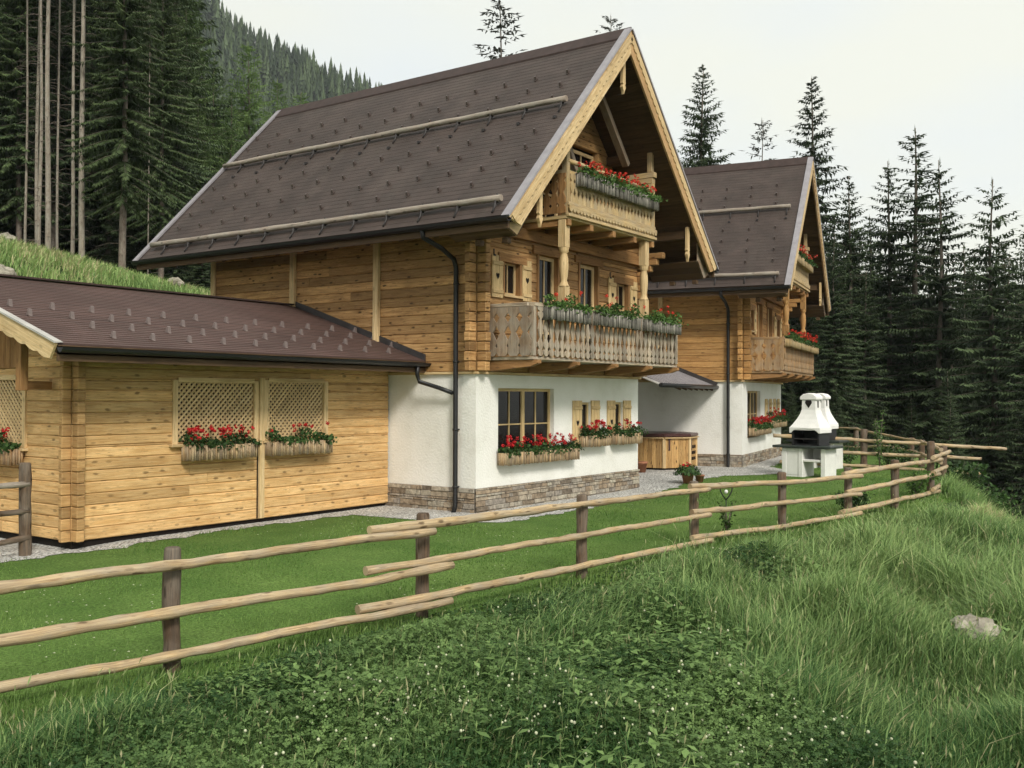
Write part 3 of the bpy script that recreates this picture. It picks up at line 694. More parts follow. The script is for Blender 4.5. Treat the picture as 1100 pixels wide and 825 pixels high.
    for ci in range(13):
        for ri, f in enumerate((.17, .255, .34, .425, .62, .70, .78)):
            yy = -.95+ci*.795+.04*ri+(.1 if ri > 3 else 0); x = -OX+(W/2+OX)*f; z = ZE+(ZR-ZE)*f
            if g0 is None: g = g0 = gm.build('snow_guard', MT['guard'], roof)
            else: g = g0.copy(); COL.objects.link(g)
            g.location = (x+nx*.006, yy, z+nzz*.006); g.rotation_euler = (0, -ang, 0); g.scale = (1.0, 1.0, 1.0)
    # snow rails: logs lying on hooks
    for xr, y0, y1 in ((-.89, -1.22, LB-.28), (1.33, -1.18, LB-.1)):
        zr = roof_z(xr)+.165; m = MB(); npt = 24
        m.tube([(xr+rnd.uniform(-.006, .006), y0+(y1-y0)*k/npt, zr+rnd.uniform(-.007, .007)) for k in range(npt+1)], [.058+rnd.uniform(-.004, .004) for _ in range(npt+1)], 10)
        m.build('snow_rail', MT['snowlog'], roof); yy = y0+.1
        while yy < y1:
            base = roof_z(xr); m = MB()
            pth = [(xr-.20*.69, yy, base-.20*.72+.03), (xr-.05, yy, base+.02)] + [(xr+.075*math.cos(a), yy, zr+.075*math.sin(a)) for a in (-2.2, -1.2, -.2, .6, 1.5)]
            m.tube(pth, .019, 5); m.box(xr-.30, xr-.24, yy-.03, yy+.03, roof_z(xr-.27)+.01, roof_z(xr-.27)+.06); yy += .86; m.build('rail_hook', MT['hook'], roof)
    # pendants
    pendant(root, W/2-.02, -OY+.10, 9.25, .68, MT['trim']); pendant(root, .10, -OY+.10, 6.10, .76, MT['trim']); pendant(root, 6.36, -OY+.10, 6.22, .82, MT['trim'])
    # lower balcony
    bal = MB(); y1 = -1.1; x0, x1 = .27, 6.30
    bal.box(x0-.02, x1+.02, y1-.03, -.05, 2.93, 2.99)
    b = bal.build('balcony', P['balc'], root, .006)
    m = MB(); m.beam((x0, y1, 3.965), (x1, y1, 3.965), .13, .07); m.beam((x0, y1+.07, 3.965), (x0, -.05, 3.965), .12, .07); m.beam((x1, y1+.07, 3.965), (x1, -.05, 3.965), .12, .07)
    m.beam((x0+.03, y1, 3.215), (x1-.03, y1, 3.215), .07, .10); m.beam((x0, y1+.04, 3.215), (x0, -.05, 3.215), .06, .10)
    for px in (x0+.03, x1-.03): m.box(px-.05, px+.05, y1-.05, y1+.05, 3.0, 3.93, (0, 0, 1))
    m.build('handrail', P['balc'], b, .006)
    m = MB(); railing(m, (x0+.09, y1-.062, 0), (x1-.02, y1-.062, 0), 3.0, 3.925, .19, 'saw'); m.build('balustrade', P['balc'], b)
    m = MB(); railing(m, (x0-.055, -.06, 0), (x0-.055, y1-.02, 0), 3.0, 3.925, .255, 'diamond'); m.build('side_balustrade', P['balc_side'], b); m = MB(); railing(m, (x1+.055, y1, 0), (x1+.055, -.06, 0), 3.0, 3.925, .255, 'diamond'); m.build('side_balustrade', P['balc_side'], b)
    for px in (.35, 1.75, 3.3, 4.85, 6.2):
        m = MB(); m.prism([(px-.06, -.05, 2.925), (px-.06, y1-.12, 2.925), (px-.06, y1-.12, 2.86), (px-.06, y1+.05, 2.80), (px-.06, -.55, 2.76), (px-.06, -.05, 2.72)], (.12, 0, 0), (0, 1, 0)); m.build('beam', MT['trim_brown'], b, .006)
    # posts
    m = MB(); turned_post(m, 1.50, -1.02, 2.995, 5.72, .085); m.build('post', P['post'], root, .006)
    m = MB(); turned_post(m, 4.86, -1.02, 2.995, 5.72, .085); m.build('post', P['post'], root, .006)
    # upper balcony
    x0, x1 = 1.44, 5.10
    bal = MB(); bal.box(x0-.03, x1+.03, y1-.04, -.05, 5.73, 5.80); b = bal.build('balcony', P['balc2'], root, .006)
    m = MB(); m.tube([(x0+.02, y1-.02, 6.88), (x1-.02, y1-.02, 6.88)], .05, 8); m.beam((x0, y1, 6.66), (x1, y1, 6.66), .09, .07); m.beam((x0, y1+.06, 6.66), (x0, -.05, 6.66), .09, .07)
    m.beam((x0-.02, y1-.05, 6.03), (x1+.02, y1-.05, 6.03), .06, .07); m.beam((x0-.04, y1-.07, 5.80), (x1+.04, y1-.07, 5.80), .07, .06); m.beam((x1, y1+.06, 6.66), (x1, -.05, 6.66), .09, .07)
    for px in (x0+.02, x1-.02):
        m.box(px-.06, px+.06, y1-.05, y1+.07, 5.80, 7.05, (0, 0, 1)); m.box(px-.07, px+.07, y1-.05, y1+.6, 7.05, 7.17, (0, 1, 0)); m.box(px-.07, px+.07, y1-.09, y1+.6, 7.18, 7.30, (0, 1, 0)); m.box(px-.06, px+.06, y1-.02, y1+.09, 7.31, 7.75, (0, 0, 1))
    m.build('handrail', P['balc2'], b, .006)
    m = MB(); railing(m, (x0+.06, y1-.062, 0), (x1-.06, y1-.062, 0), 5.84, 6.62, .15, 'drill'); m.build('balustrade', P['balc2'], b)
    m = MB(); railing(m, (x0-.05, -.06, 0), (x0-.05, y1-.03, 0), 5.84, 6.62, .18, 'drill'); m.build('side_balustrade', MT['trim_brown'], b); m = MB(); railing(m, (x1+.05, y1, 0), (x1+.05, -.06, 0), 5.84, 6.62, .18, 'drill'); m.build('side_balustrade', MT['trim_brown'], b)
    m = MB(); scallop(m, (x0-.03, y1-.09, 0), (x1+.03, y1-.09, 0), 5.99, .13, .13, (0, -1, 0)); m.build('scalloped_trim', P['balc2'], b)
    for px in (1.5, 2.35, 3.27, 4.2, 5.03):
        m = MB(); m.box(px-.06, px+.06, y1-.06, -.05, 5.60, 5.725, (0, 1, 0)); m.build('beam', MT['trim_brown'], b, .006)
    # downpipe from the long eave
    yp = .40
    m = MB(); m.tube([(-OX-.06, yp, ZE-.1), (-OX-.03, yp, ZE-.24), (-.55, yp, 5.02), (-.19, yp, 4.86), (-.12, yp, 4.70), (-.12, yp, 3.9), (-.12, yp, .15), (-.17, yp, .0)], .048, 10)
    dp = m.build('downpipe', MT['black'], root)
    for zz in (4.4, 2.9, 1.6, .5): m = MB(); m.tube([(-.12, yp, zz-.02), (-.12, yp, zz+.02)], .058, 10); m.box(-.08, -.0, yp-.012, yp+.012, zz-.012, zz+.012); m.build('pipe_clip', MT['black'], dp)
    return root

MT['barge_orange'] = wood('orange_rake_board', (.62, .40, .20), (.40, .23, .10), .35, var=.2)  # browner, more orange wood of the right rake board
P1 = dict(log=MT['log'], barge_r=MT['barge_orange'], balc=MT['weathered'], balc_side=MT['weathered_shaded_brown'], balc2=MT['balc_new'], post=MT['trim'])  # balc_side: shade of the unlit side panel put into a darker wood colour
P2 = dict(log=MT['log_warm'], barge_r=MT['balc_brown'], balc=MT['balc_brown'], balc_side=MT['balc_brown'], balc2=MT['balc_new'], post=MT['log_warm'])
R2 = .18186
C1 = chalet('chalet', 'nearer timber chalet with brown shingle roof and weathered grey lower balcony', (0, 0, 0), 0, P1)
C2 = chalet('chalet', 'farther timber chalet with orange wood balconies behind the white barbecue', (13.18, .056, .03), R2, P2)
def c2(x, y, z):
    return Vector((13.18+math.cos(R2)*x-math.sin(R2)*y, .056+math.sin(R2)*x+math.cos(R2)*y, z+.03))

# ------------------------------------------------------------------ garage
G = thing('garage', 'low pine board garage with lattice windows joined to the nearer chalet', 'garage')
GX, GY, GYB = -6.9, 2.2, 7.8
g_ridge = 5.0; GS = .334; gz = lambda y: 2.93+GS*(min(y, 2*g_ridge-y)-1.22)
latA = (-5.09, -3.50, 1.48, 2.46); latB = (-3.20, -1.83, 1.48, 2.48)
m = MB(); log_wall(m, 'x', GY, -1, .08, gz(GY)-.1, lambda z: (GX+.005, -.035), [latA, latB], .172, .10)
def lim_g(z):
    if z < gz(GY)-.12: return (GY+.11, GYB)
    y = (z+.12-2.93)/GS+1.22; return (max(GY+.11, y), min(GYB, 2*g_ridge-y))
latC = (3.52, 4.75, 1.45, 2.48)
log_wall(m, 'y', GX, -1, .08, gz(g_ridge)-.2, lim_g, [latC], .172, .10)
log_wall(m, 'x', GYB, 1, .08, gz(GY)-.1, lambda z: (GX+.005, -.035), [], .172, .10)
m.build('board_wall', MT['garage'], G)
m = MB(); z = .08; k = 0
while z < 2.9:
    e = .15+rnd.uniform(-.008, .008)
    m.box(GX-e, GX-.002, GY+.002, GY+.095, z+.004, z+.168, (1, 0, 0)); m.box(GX+.004, GX+.13, GY-e, GY-.002, z+.004, z+.168, (0, 1, 0)); z += .172; k += 1
m.build('log_ends', MT['garage_dark'], G, .012)
m = MB(); m.box(GX+.05, -.05, GY+.06, GY+.12, -.3, .078); m.box(GX+.06, GX+.12, GY+.13, GYB, -.3, .078); m.build('base', MT['cutout'], G)
def lattice(q, axis, plane, parent):
    a0, a1, z0, z1 = q; f = MB(); fw = .085
    def bx(mb, a, b, c, d, y0, y1, gr=None):
        if axis == 'x': mb.box(a, b, plane+y0, plane+y1, c, d)
        else: mb.box(plane+y0, plane+y1, a, b, c, d)
    bx(f, a0-fw, a0+.01, z0-.03, z1+.03, -.03, .02); bx(f, a1-.01, a1+fw, z0-.03, z1+.03, -.03, .02); bx(f, a0+.011, a1-.011, z1-.01, z1+.07, -.028, .02); bx(f, a0-fw-.06, a1+fw+.03, z0-.075, z0-.031, -.09, .02)
    fr = f.build('lattice_window', MT['trim'], parent, .004)
    s = MB(); step = .098; w = .034
    for dirn in (1, -1):
        dep = .022 if dirn == 1 else .036; t = -(z1-z0)
        while t < (a1-a0)+(z1-z0):
            # strip along the diagonal clipped to the opening
            pts = []
            c0, c1 = t, t+(z1-z0)
            lo, hi = max(0, -c0), min(z1-z0, (a1-a0)-c0)
            if hi-lo > .03:
                p0 = (a0+c0+lo, z0+lo); p1 = (a0+c0+hi, z0+hi)
                if dirn == -1: p0 = (a0+a1-p0[0], p0[1]); p1 = (a0+a1-p1[0], p1[1])
                if axis == 'x': s.beam((p0[0], plane+dep, p0[1]), (p1[0], plane+dep, p1[1]), .012, w, (0, 1, 0)) if False else s.beam((p0[0], plane+dep, p0[1]), (p1[0], plane+dep, p1[1]), w, .012, (0, 1, 0))
                else: s.beam((plane+dep, p0[0], p0[1]), (plane+dep, p1[0], p1[1]), w, .012, (1, 0, 0))
            t += step
    s.build('lattice', MT['trim'], fr)
    b = MB()
    if axis == 'x': b.box(a0-.1, a1+.1, plane+.12, plane+.16, z0-.1, z1+.1)
    else: b.box(plane+.12, plane+.16, a0-.1, a1+.1, z0-.1, z1+.1)
    b.build('backing', MT['cutout'], fr)
lattice(latA, 'x', GY, G); lattice(latB, 'x', GY, G); lattice(latC, 'y', GX, G)
m = MB(); m.box(-3.405, -3.295, GY-.055, GY-.002, .09, 2.55, (0, 0, 1)); m.build('door_post', MT['trim'], G, .005)
m = MB(); m.box(-3.432, -3.414, GY-.012, GY-.001, .09, 2.45, (0, 0, 1)); m.build('door_gap', MT['cutout'], G)
# roof
X0, X1 = -7.72, -.035
m = MB(); n = 36; y_e = 1.22
for side in (0, 1):
    for k in range(n):
        f0, f1 = k/n, (k+1)/n
        def gp(f, h, x):
            y = y_e+(g_ridge-y_e)*f; z = 2.93+GS*(y-y_e)+h
            return Vector((x, y if side == 0 else 2*g_ridge-y, z))
        q = [gp(f0, .014, X0), gp(f0, .014, X1), gp(f1, .004, X1), gp(f1, .004, X0)]; l_ = (g_ridge-y_e)*1.054
        u = [(X0, f0*l_), (X1, f0*l_), (X1, f1*l_), (X0, f1*l_)]; r = [gp(f0, -.012, X0), gp(f0, -.012, X1), gp(f0, .014, X1), gp(f0, .014, X0)]
        if side: q.reverse(); u.reverse(); r.reverse()
        m.shared(q, [(0, 1, 2, 3)], [u]); m.shared(r, [(0, 1, 2, 3)], [[(0, f0*l_)]*4])
gr = m.build('roof', MT['roof_garage'], G)
m = MB()
for k in range(26):
    for side in (0, 1):
        y0 = y_e+(g_ridge-y_e)*k/26; y1 = y_e+(g_ridge-y_e)*(k+.97)/26; p = []
        for y in (y0, y1): p.append((y if side == 0 else 2*g_ridge-y, 2.93+GS*(y-y_e)))
        (ya, za), (yb, zb) = p
        c = [(X0+.02, ya, za-.14), (X1, ya, za-.14), (X1, yb, zb-.14), (X0+.02, yb, zb-.14), (X0+.02, ya, za-.014), (X1, ya, za-.014), (X1, yb, zb-.014), (X0+.02, yb, zb-.014)]
        if side: c = [c[3], c[2], c[1], c[0], c[7], c[6], c[5], c[4]]
        m.hexa(c, (1, 0, 0))
m.build('roof_boarding', MT['soffit'], G)
for side in (0, 1):
    Y = (lambda y: y) if side == 0 else (lambda y: 2*g_ridge-y)
    m = MB(); pts = [(X0, Y(y_e-.02), 2.93), (X0, Y(y_e+.12), 2.93-.20)]
    nn = 12
    for k in range(nn*3+1):
        f = k/(nn*3); y = y_e+.12+(g_ridge-y_e-.12)*f; pts.append((X0, Y(y), 2.93+GS*(y-y_e)-.23-.035*abs(math.sin(f*nn*math.pi))))
    pts.append((X0, Y(g_ridge), 2.93+GS*(g_ridge-y_e))); m.prism(pts, (-.035, 0, 0), (0, 1, GS)); m.build('bargeboard', MT['trim'], G)
    m = MB(); a, b = (Y(y_e-.03), 2.93), (Y(g_ridge), 2.93+GS*(g_ridge-y_e+.03))
    c = [(X0-.06, a[0], a[1]+.008), (X0+.08, a[0], a[1]+.022), (X0+.08, b[0], b[1]+.022), (X0-.06, b[0], b[1]+.008), (X0-.06, a[0], a[1]+.036), (X0+.05, a[0], a[1]+.036), (X0+.05, b[0], b[1]+.036), (X0-.06, b[0], b[1]+.036)]
    if side: c = [c[3], c[2], c[1], c[0], c[7], c[6], c[5], c[4]]
    m.hexa(c, (0, 1, 0)); m.build('verge_flashing', MT['tin'], gr)
m = MB(); r = .075; yy, zz = y_e-.07, 2.885
prof = [(yy+r*math.cos(a), zz+r*math.sin(a)) for a in [math.pi+math.pi*k/6 for k in range(7)]]; prof += [(y-(y-yy)*.12, z-(z-zz)*.12) for y, z in reversed(prof)]
m.prism([(X0+.0, a, b) for a, b in prof], (X1-X0, 0, 0), (1, 0, 0)); m.build('gutter', MT['black'], G)
m = MB(); m.box(X0+.02, X1, y_e-.0, y_e+.04, 2.70, 2.90); m.build('eave_fascia', MT['soffit'], G)
m = MB(); m.beam((X0+.01, g_ridge, gz(g_ridge)+.03), (X1, g_ridge, gz(g_ridge)+.03), .2, .03); m.build('ridge_cap', MT['cap'], gr)
# upstand where the roof meets the chalet
m = MB(); m.hexa([(-.07, y_e, 2.93), (-.036, y_e, 2.93), (-.036, g_ridge, gz(g_ridge)), (-.07, g_ridge, gz(g_ridge)), (-.07, y_e, 3.06), (-.036, y_e, 3.06), (-.036, g_ridge, gz(g_ridge)+.13), (-.07, g_ridge, gz(g_ridge)+.13)], (0, 1, 0)); m.build('flashing', MT['hook'], gr)
gm = MB(); gm.box(-.02, .02, -.06, .06, 0, .014); gm.hexa([(-.03, -.035, .01), (.03, -.035, .01), (.03, .035, .01), (-.03, .035, .01), (-.024, -.0, .10), (.024, -.0, .10), (.024, .03, .10), (-.024, .03, .10)], (0, 0, 1))
g0 = None
for ci in range(12):
    for ri in range(4):
        if ci == 0 and ri < 2: continue
        x = -7.28+ci*.66-.035*ri; y = 1.62+ri*.48
        if g0 is None: g = g0 = gm.build('snow_guard', MT['guard_light'], gr)
        else: g = g0.copy(); COL.objects.link(g)
        g.location = (x, y, gz(y)+.008); g.rotation_euler = (math.atan(GS), 0, 0); g.scale = (1.0, 1.0, 1.0)
m = MB(); m.box(GX-.55, GX-.43, 2.62, 2.76, 2.30, gz(2.7)-.15, (0, 0, 1)); m.beam((GX-.49, 2.69, 2.38), (GX-.05, 2.69, 2.38), .1, .12); m.beam((GX-.72, 2.69, gz(2.69)-.22), (GX-.05, 2.69, gz(2.69)-.22), .12, .14); m.build('bracket', MT['trim_brown'], G, .006)
m = MB()
for k in range(14):
    y = 3.55+k*.16; zt = gz(y+.08)-.16
    if zt > 2.72 and y < 7: m.box(GX-.03, GX-.002, y, y+.15, 2.66, zt, (0, 0, 1))
m.build('gable_boards', MT['trim_brown'], G)
# gutter spout into the chalet's pipe
m = MB(); m.tube([(-.35, y_e-.07, 2.83), (-.35, y_e-.05, 2.66), (-.30, y_e-.06, 2.52), (-.2, .75, 2.40), (-.15, .45, 2.30)], .042, 10); m.build('downpipe', MT['black'], G)

# ------------------------------------------------------------------ canopy on the farther chalet
CN = thing('canopy', 'lean-to canopy of grey metal sheets over the hot tub between the chalets', 'canopy roof', c2(0, 0, -.03), R2)
m = MB(); ycn = .80; zcn = 2.56; XL = -6.0
sl = .40
def cz(y): return zcn+sl*(y-ycn)
nst = 16
for k in range(nst):
    xa = XL+(-.05-XL)*k/nst; xb = XL+(-.05-XL)*(k+1)/nst
    m.hexa([(xa, ycn, cz(ycn)-.02), (xb, ycn, cz(ycn)-.02), (xb, 4.4, cz(4.4)-.02), (xa, 4.4, cz(4.4)-.02), (xa, ycn, cz(ycn)), (xb, ycn, cz(ycn)), (xb, 4.4, cz(4.4)), (xa, 4.4, cz(4.4))], (0, 1, 0))
sh_ = m.build('sheeting', MT['tin'], CN); m = MB()
for k in range(nst-1): xb = XL+(-.05-XL)*(k+1)/nst; m.beam((xb, ycn, cz(ycn)+.022), (xb, 4.4, cz(4.4)+.022), .03, .03)
m.build('standing_seam', MT['metal'], sh_)
m = MB()
for k in range(7):
    x = -.12-k*.6; m.beam((x, ycn+.05, cz(ycn)-.09), (x, 4.4, cz(4.4)-.09), .07, .12)
m.build('rafters', MT['soffit'], CN)
m = MB(); m.tube([(XL, ycn-.05, zcn-.03), (.0, ycn-.05, zcn-.03)], .055, 8); m.build('gutter', MT['black'], CN)
m = MB(); m.beam((-.06, ycn-.05, cz(ycn)+.05), (-.06, 4.4, cz(4.4)+.05), .05, .13); m.build('flashing', MT['hook'], CN)
#PART2
# ------------------------------------------------------------------ flower boxes and pots
def leaf_cloud(name, mat, parent, pts, size, seed):
    g = np.random.default_rng(seed); n = len(pts); P = np.asarray(pts)
    d = g.normal(size=(n, 3)); d[:, 2] = np.abs(d[:, 2])*.8+.2; d /= np.linalg.norm(d, axis=1)[:, None]
    a = np.cross(d, g.normal(size=(n, 3))); a /= np.linalg.norm(a, axis=1)[:, None]; b = np.cross(d, a); s = size*g.uniform(.6, 1.25, (n, 1))
    V = np.stack([P-a*s, P-b*s*.75+d*s*.15, P+a*s, P+b*s*.75+d*s*.15], 1).reshape(-1, 3)
    o = npmesh(name, mat, V, quads=np.arange(n*4).reshape(-1, 4), tint=np.repeat(g.uniform(0, 1, n), 4), parent=parent); return o
def blossom_heads(name, mat, parent, pts, r, seed):
    """each head a ball of small petals"""
    g = np.random.default_rng(seed); V = []; k = 14
    for p in pts:
        d = g.normal(size=(k, 3)); d /= np.linalg.norm(d, axis=1)[:, None]; c = np.asarray(p)+d*r*g.uniform(.55, 1.05, (k, 1))
        a = np.cross(d, g.normal(size=(k, 3))); a /= np.linalg.norm(a, axis=1)[:, None]; b = np.cross(d, a); s = r*.42
        V.append(np.stack([c-a*s, c-b*s, c+a*s, c+b*s], 1).reshape(-1, 3))
    V = np.concatenate(V); return npmesh(name, mat, V, quads=np.arange(len(V)).reshape(-1, 4), parent=parent)
fb_seed = [100]
def flower_box(label, loc, rz, ln, group, slat='slat', red=22, lush=.16, mat='red', leaf='leaf', h=.24, trail=.05, dp=.19, inside=False):
    """local x along the box, -y outward, top of the box at z = 0"""
    fb_seed[0] += 1; g = np.random.default_rng(fb_seed[0])
    t = thing('flower_box', label, 'flower box', loc, rz, group)
    m = MB(); m.box(.01, ln-.01, -dp+.03, -.012, -h+.03, -.03)
    w = .046; n = int(ln/w)
    for k in range(n):
        x = (k+.5)*ln/n; hh = g.uniform(-.012, .012); m.tube([(x, -dp+.02, -h+hh), (x, -dp+.02, .0+hh)], .021, 6)
    for k in range(4):
        for xx in (.0, ln): m.tube([(xx, -dp+.06+k*.042, -h), (xx, -dp+.06+k*.042, .0)], .02, 6)
    m.build('planter', MT[slat], t)
    N = int(430*ln); x = g.uniform(-.04, ln+.04, N); lump = .6+.4*np.sin(x*7+fb_seed[0])+.25*np.sin(x*17)
    zt = lush*lump.clip(.35, 1.3); zz = g.uniform(-.02, 1, N)*zt; y = -dp*.5+g.normal(0, .075, N)-trail*(zz < .05)*g.uniform(.5, 1.5, N)
    zz = zz-(y < -dp)*g.uniform(0, trail*1.6, N)
    leaf_cloud('leaves', MT[leaf], t, np.stack([x, y, zz], 1), .034, fb_seed[0])
    if red:
        K = max(3, int(red*ln)); x = g.uniform(.0, ln, K)
        pts = np.stack([x, -dp*.55+g.normal(0, .085, K), lush*g.uniform(.45, 1.45, K)+.02], 1)
        blossom_heads('blossoms', MT[mat], t, pts, .042, fb_seed[0])
    return t
# garage
GB = 'flower boxes on the garage'
flower_box('slatted flower box full of red geraniums under the left lattice window of the garage', (-5.02, GY-.06, 1.42), 0, 1.40, GB, red=30, lush=.2)
flower_box('mostly green slatted flower box under the right lattice window of the garage', (-3.28, GY-.06, 1.42), 0, 1.46, GB, red=6, lush=.22)
flower_box('flower box cut by the left picture edge under the garage end lattice', (GX-.05, 4.80, 1.41), -math.pi/2, 1.34, GB, slat='balc_brown', red=7, lush=.2)
# nearer chalet, ground floor
GA = 'flower boxes on the nearer chalet ground floor'
flower_box('leftmost of three red geranium boxes under the large window of the nearer chalet', (.66, -.05, 1.13), 0, .98, GA, red=26, lush=.2)
flower_box('middle of three red geranium boxes under the large window of the nearer chalet', (1.67, -.05, 1.13), 0, 1.14, GA, red=36, lush=.21)
flower_box('short right one of three boxes under the large window of the nearer chalet', (2.84, -.05, 1.13), 0, .58, GA, red=18, lush=.19)
flower_box('red flowering box under the left small shuttered window of the nearer chalet', (3.68, -.05, 1.37), 0, 1.10, GA, red=30, lush=.21)
flower_box('greener flower box under the right small shuttered window of the nearer chalet', (5.12, -.05, 1.37), 0, 1.20, GA, red=11, lush=.21)
# nearer chalet balconies
GLB = 'flower boxes on the nearer chalet lower balcony'
flower_box('left grey slatted box of green plants on the weathered lower balcony of the nearer chalet', (.55, -1.175, 3.93), 0, 1.45, GLB, 'slat_grey', 3, .26, 'pink', 'leaf_light', .25)
flower_box('middle grey slatted box of plants on the weathered lower balcony of the nearer chalet', (2.38, -1.175, 3.93), 0, 1.72, GLB, 'slat_grey', 4, .26, 'pink', 'leaf_light', .25)
flower_box('right end grey slatted box on the weathered lower balcony, red blooms at its end', (4.50, -1.175, 3.93), 0, 1.58, GLB, 'slat_grey', 6, .26, 'pink', 'leaf_light', .25)
GUB = 'flower boxes on the nearer chalet upper balcony'
flower_box('left grey slatted box with red flowers on the gable balcony of the nearer chalet', (1.70, -1.165, 6.66), 0, 1.40, GUB, 'slat_grey', 26, .20, 'pink', 'leaf_light', .27, .08)
flower_box('right grey slatted box with trailing greens on the gable balcony of the nearer chalet', (3.18, -1.165, 6.66), 0, 1.78, GUB, 'slat_grey', 22, .20, 'pink', 'leaf_light', .27, .08)
# farther chalet
GF = 'flower boxes on the farther chalet'
def fb2(label, x, y, z, ln, **k): return flower_box(label, c2(x, y, z-.03), R2, ln, GF, **k)
fb2('bright red geranium box under the large window of the farther chalet', .74, -.05, 1.30, 2.7, red=34, lush=.21)
fb2('geranium box with dark foliage under the left small shuttered window of the farther chalet', 3.68, -.05, 1.46, 1.2, red=14, lush=.28)
fb2('geranium box at the right corner of the farther chalet ground floor', 5.12, -.05, 1.46, 1.3, red=12, lush=.24)
fb2('left pale box with green leaves on the lower balcony of the farther chalet', .42, -1.175, 3.98, 1.75, slat='balc_new', red=4, lush=.22, mat='pink', leaf='leaf_light')
fb2('middle pale box with orange red blooms on the lower balcony of the farther chalet', 2.32, -1.175, 3.98, 1.85, slat='balc_new', red=22, lush=.22, mat='pink')
fb2('right pale box on the lower balcony of the farther chalet', 4.32, -1.175, 3.98, 1.80, slat='balc_new', red=20, lush=.22, mat='pink')
fb2('left pale box with scarlet blooms on the gable balcony of the farther chalet', 1.68, -1.165, 6.66, 1.5, slat='balc_new', red=24, lush=.24, mat='pink')
fb2('right pale box with hanging greens on the gable balcony of the farther chalet', 3.28, -1.165, 6.66, 1.6, slat='balc_new', red=10, lush=.2, mat='pink')

def flower_pot(label, x, y, r, h, lush, red, seed):
    t = thing('flower_pot', label, 'flower pot', (x, y, Hs(x, y)+.022)); m = MB()
    m.tube([(0, 0, 0), (0, 0, h*.82), (0, 0, h*.82), (0, 0, h), (0, 0, h)], [r*.7, r*.95, r*1.08, r*1.1, r*.9], 14); m.build('pot', MT['terracotta'], t)
    g = np.random.default_rng(seed)
    if lush:
        n = int(1200*lush); d = g.normal(size=(n, 3)); d /= np.linalg.norm(d, axis=1)[:, None]; d *= g.uniform(.3, 1, (n, 1))**.5*lush; d[:, 2] = np.abs(d[:, 2])*.75+h*.9; d[:, 0] *= 1.25
        leaf_cloud('leaves', MT['leaf'], t, d, .04, seed)
        if red: blossom_heads('blossoms', MT['red'], t, np.stack([g.uniform(-lush*1.3, lush*.6, red), g.uniform(-.1, .1, red), h+lush*g.uniform(.5, 1.0, red)], 1), .042, seed)
    return t
flower_pot('terracotta pot with leafy geranium standing on the gravel beside the fence post', 8.0, -.62, .16, .24, .36, 5, 1)
flower_pot('small bare terracotta pot beside the leafy geranium pot', 8.35, -.78, .12, .19, 0, 0, 2)
flower_pot('terracotta pot at the stone corner of the nearer chalet', 9.95, 1.72, .17, .30, 0, 0, 3)
# ------------------------------------------------------------------ hot tub and steps
tx, ty = 11.72, 2.06
T = thing('hot_tub', 'octagonal wooden hot tub with brown cover under the canopy', 'hot tub', (tx, ty, Hs(tx, ty)+.02), .2)
m = MB(); Rr = 1.10
oc = [(Rr*math.cos(math.pi/8+k*math.pi/4), Rr*math.sin(math.pi/8+k*math.pi/4)) for k in range(8)]
for k in range(8):
    a = Vector((*oc[k], 0)); b = Vector((*oc[(k+1) % 8], 0)); nb = 7; nrm = ((a+b)/2).normalized()
    for j in range(nb):
        p = a.lerp(b, j/nb+.004); q = a.lerp(b, (j+1)/nb-.004); e = nrm*.03
        m.hexa([p-e+Vector((0, 0, .05)), p+Vector((0, 0, .05)), q+Vector((0, 0, .05)), q-e+Vector((0, 0, .05)), p-e+Vector((0, 0, .90)), p+Vector((0, 0, .90)), q+Vector((0, 0, .90)), q-e+Vector((0, 0, .90))], (0, 0, 1))
m.build('cladding', MT['tubwood'], T)
m = MB(); m.prism([(x*.96, y*.96, 0) for x, y in oc], (0, 0, .9)); m.build('base', MT['cutout'], T)
m = MB()
for k in range(8): m.beam((oc[k][0]*1.0, oc[k][1]*1.0, .05), (oc[k][0]*1.0, oc[k][1]*1.0, .9), .09, .05, (oc[k][0], oc[k][1], 0))
for k in range(8):
    a, b = oc[k], oc[(k+1) % 8]; m.beam((a[0]*1.02, a[1]*1.02, .915), (b[0]*1.02, b[1]*1.02, .915), .12, .03)
m.build('trim', MT['trim'], T)
m = MB(); m.prism([(x*1.05, y*1.05, .935) for x, y in oc], (0, 0, .10)); m.build('cover', MT['cover'], T, .03)
m = MB()
for k in (4, 5, 6):
    a, b = Vector((*oc[k], 0)), Vector((*oc[(k+1) % 8], 0)); c = a.lerp(b, .2)*1.015; m.beam(c+Vector((0, 0, .95)), c+Vector((0, 0, .55)), .05, .012, c)
m.build('cover_straps', MT['cover'], T)
m = MB(); f = 5; a, b = Vector((*oc[5], 0)), Vector((*oc[6], 0)); dr = (b-a).normalized(); nn = ((a+b)/2).normalized()
for i in range(6):
    for j in range(3):
        c = a.lerp(b, .3+i*.1)+nn*.008+Vector((0, 0, .3+j*.17)); m.beam(c-Vector((0, 0, .045)), c+Vector((0, 0, .045)), .022, .012, nn)
m.build('vent_slots', MT['cutout'], T)
sx, sy = 10.25, 2.15
T = thing('tub_steps', 'brown wooden steps in front of the hot tub', 'steps', (sx, sy, Hs(sx, sy)+.02), .25)
for k in range(2):
    m = MB(); m.box(-.45, .45, k*.28, k*.28+.29, .24+k*.26, .28+k*.26); m.build('tread', MT['trim_brown'], T, .008)
m = MB()
for xx in (-.42, .38): m.prism([(xx, .02, 0), (xx, .56, 0), (xx, .56, .495), (xx, .3, .495), (xx, .3, .235), (xx, .02, .235)], (.04, 0, 0), (0, 1, 0))
m.build('stringer', MT['trim_brown'], T)
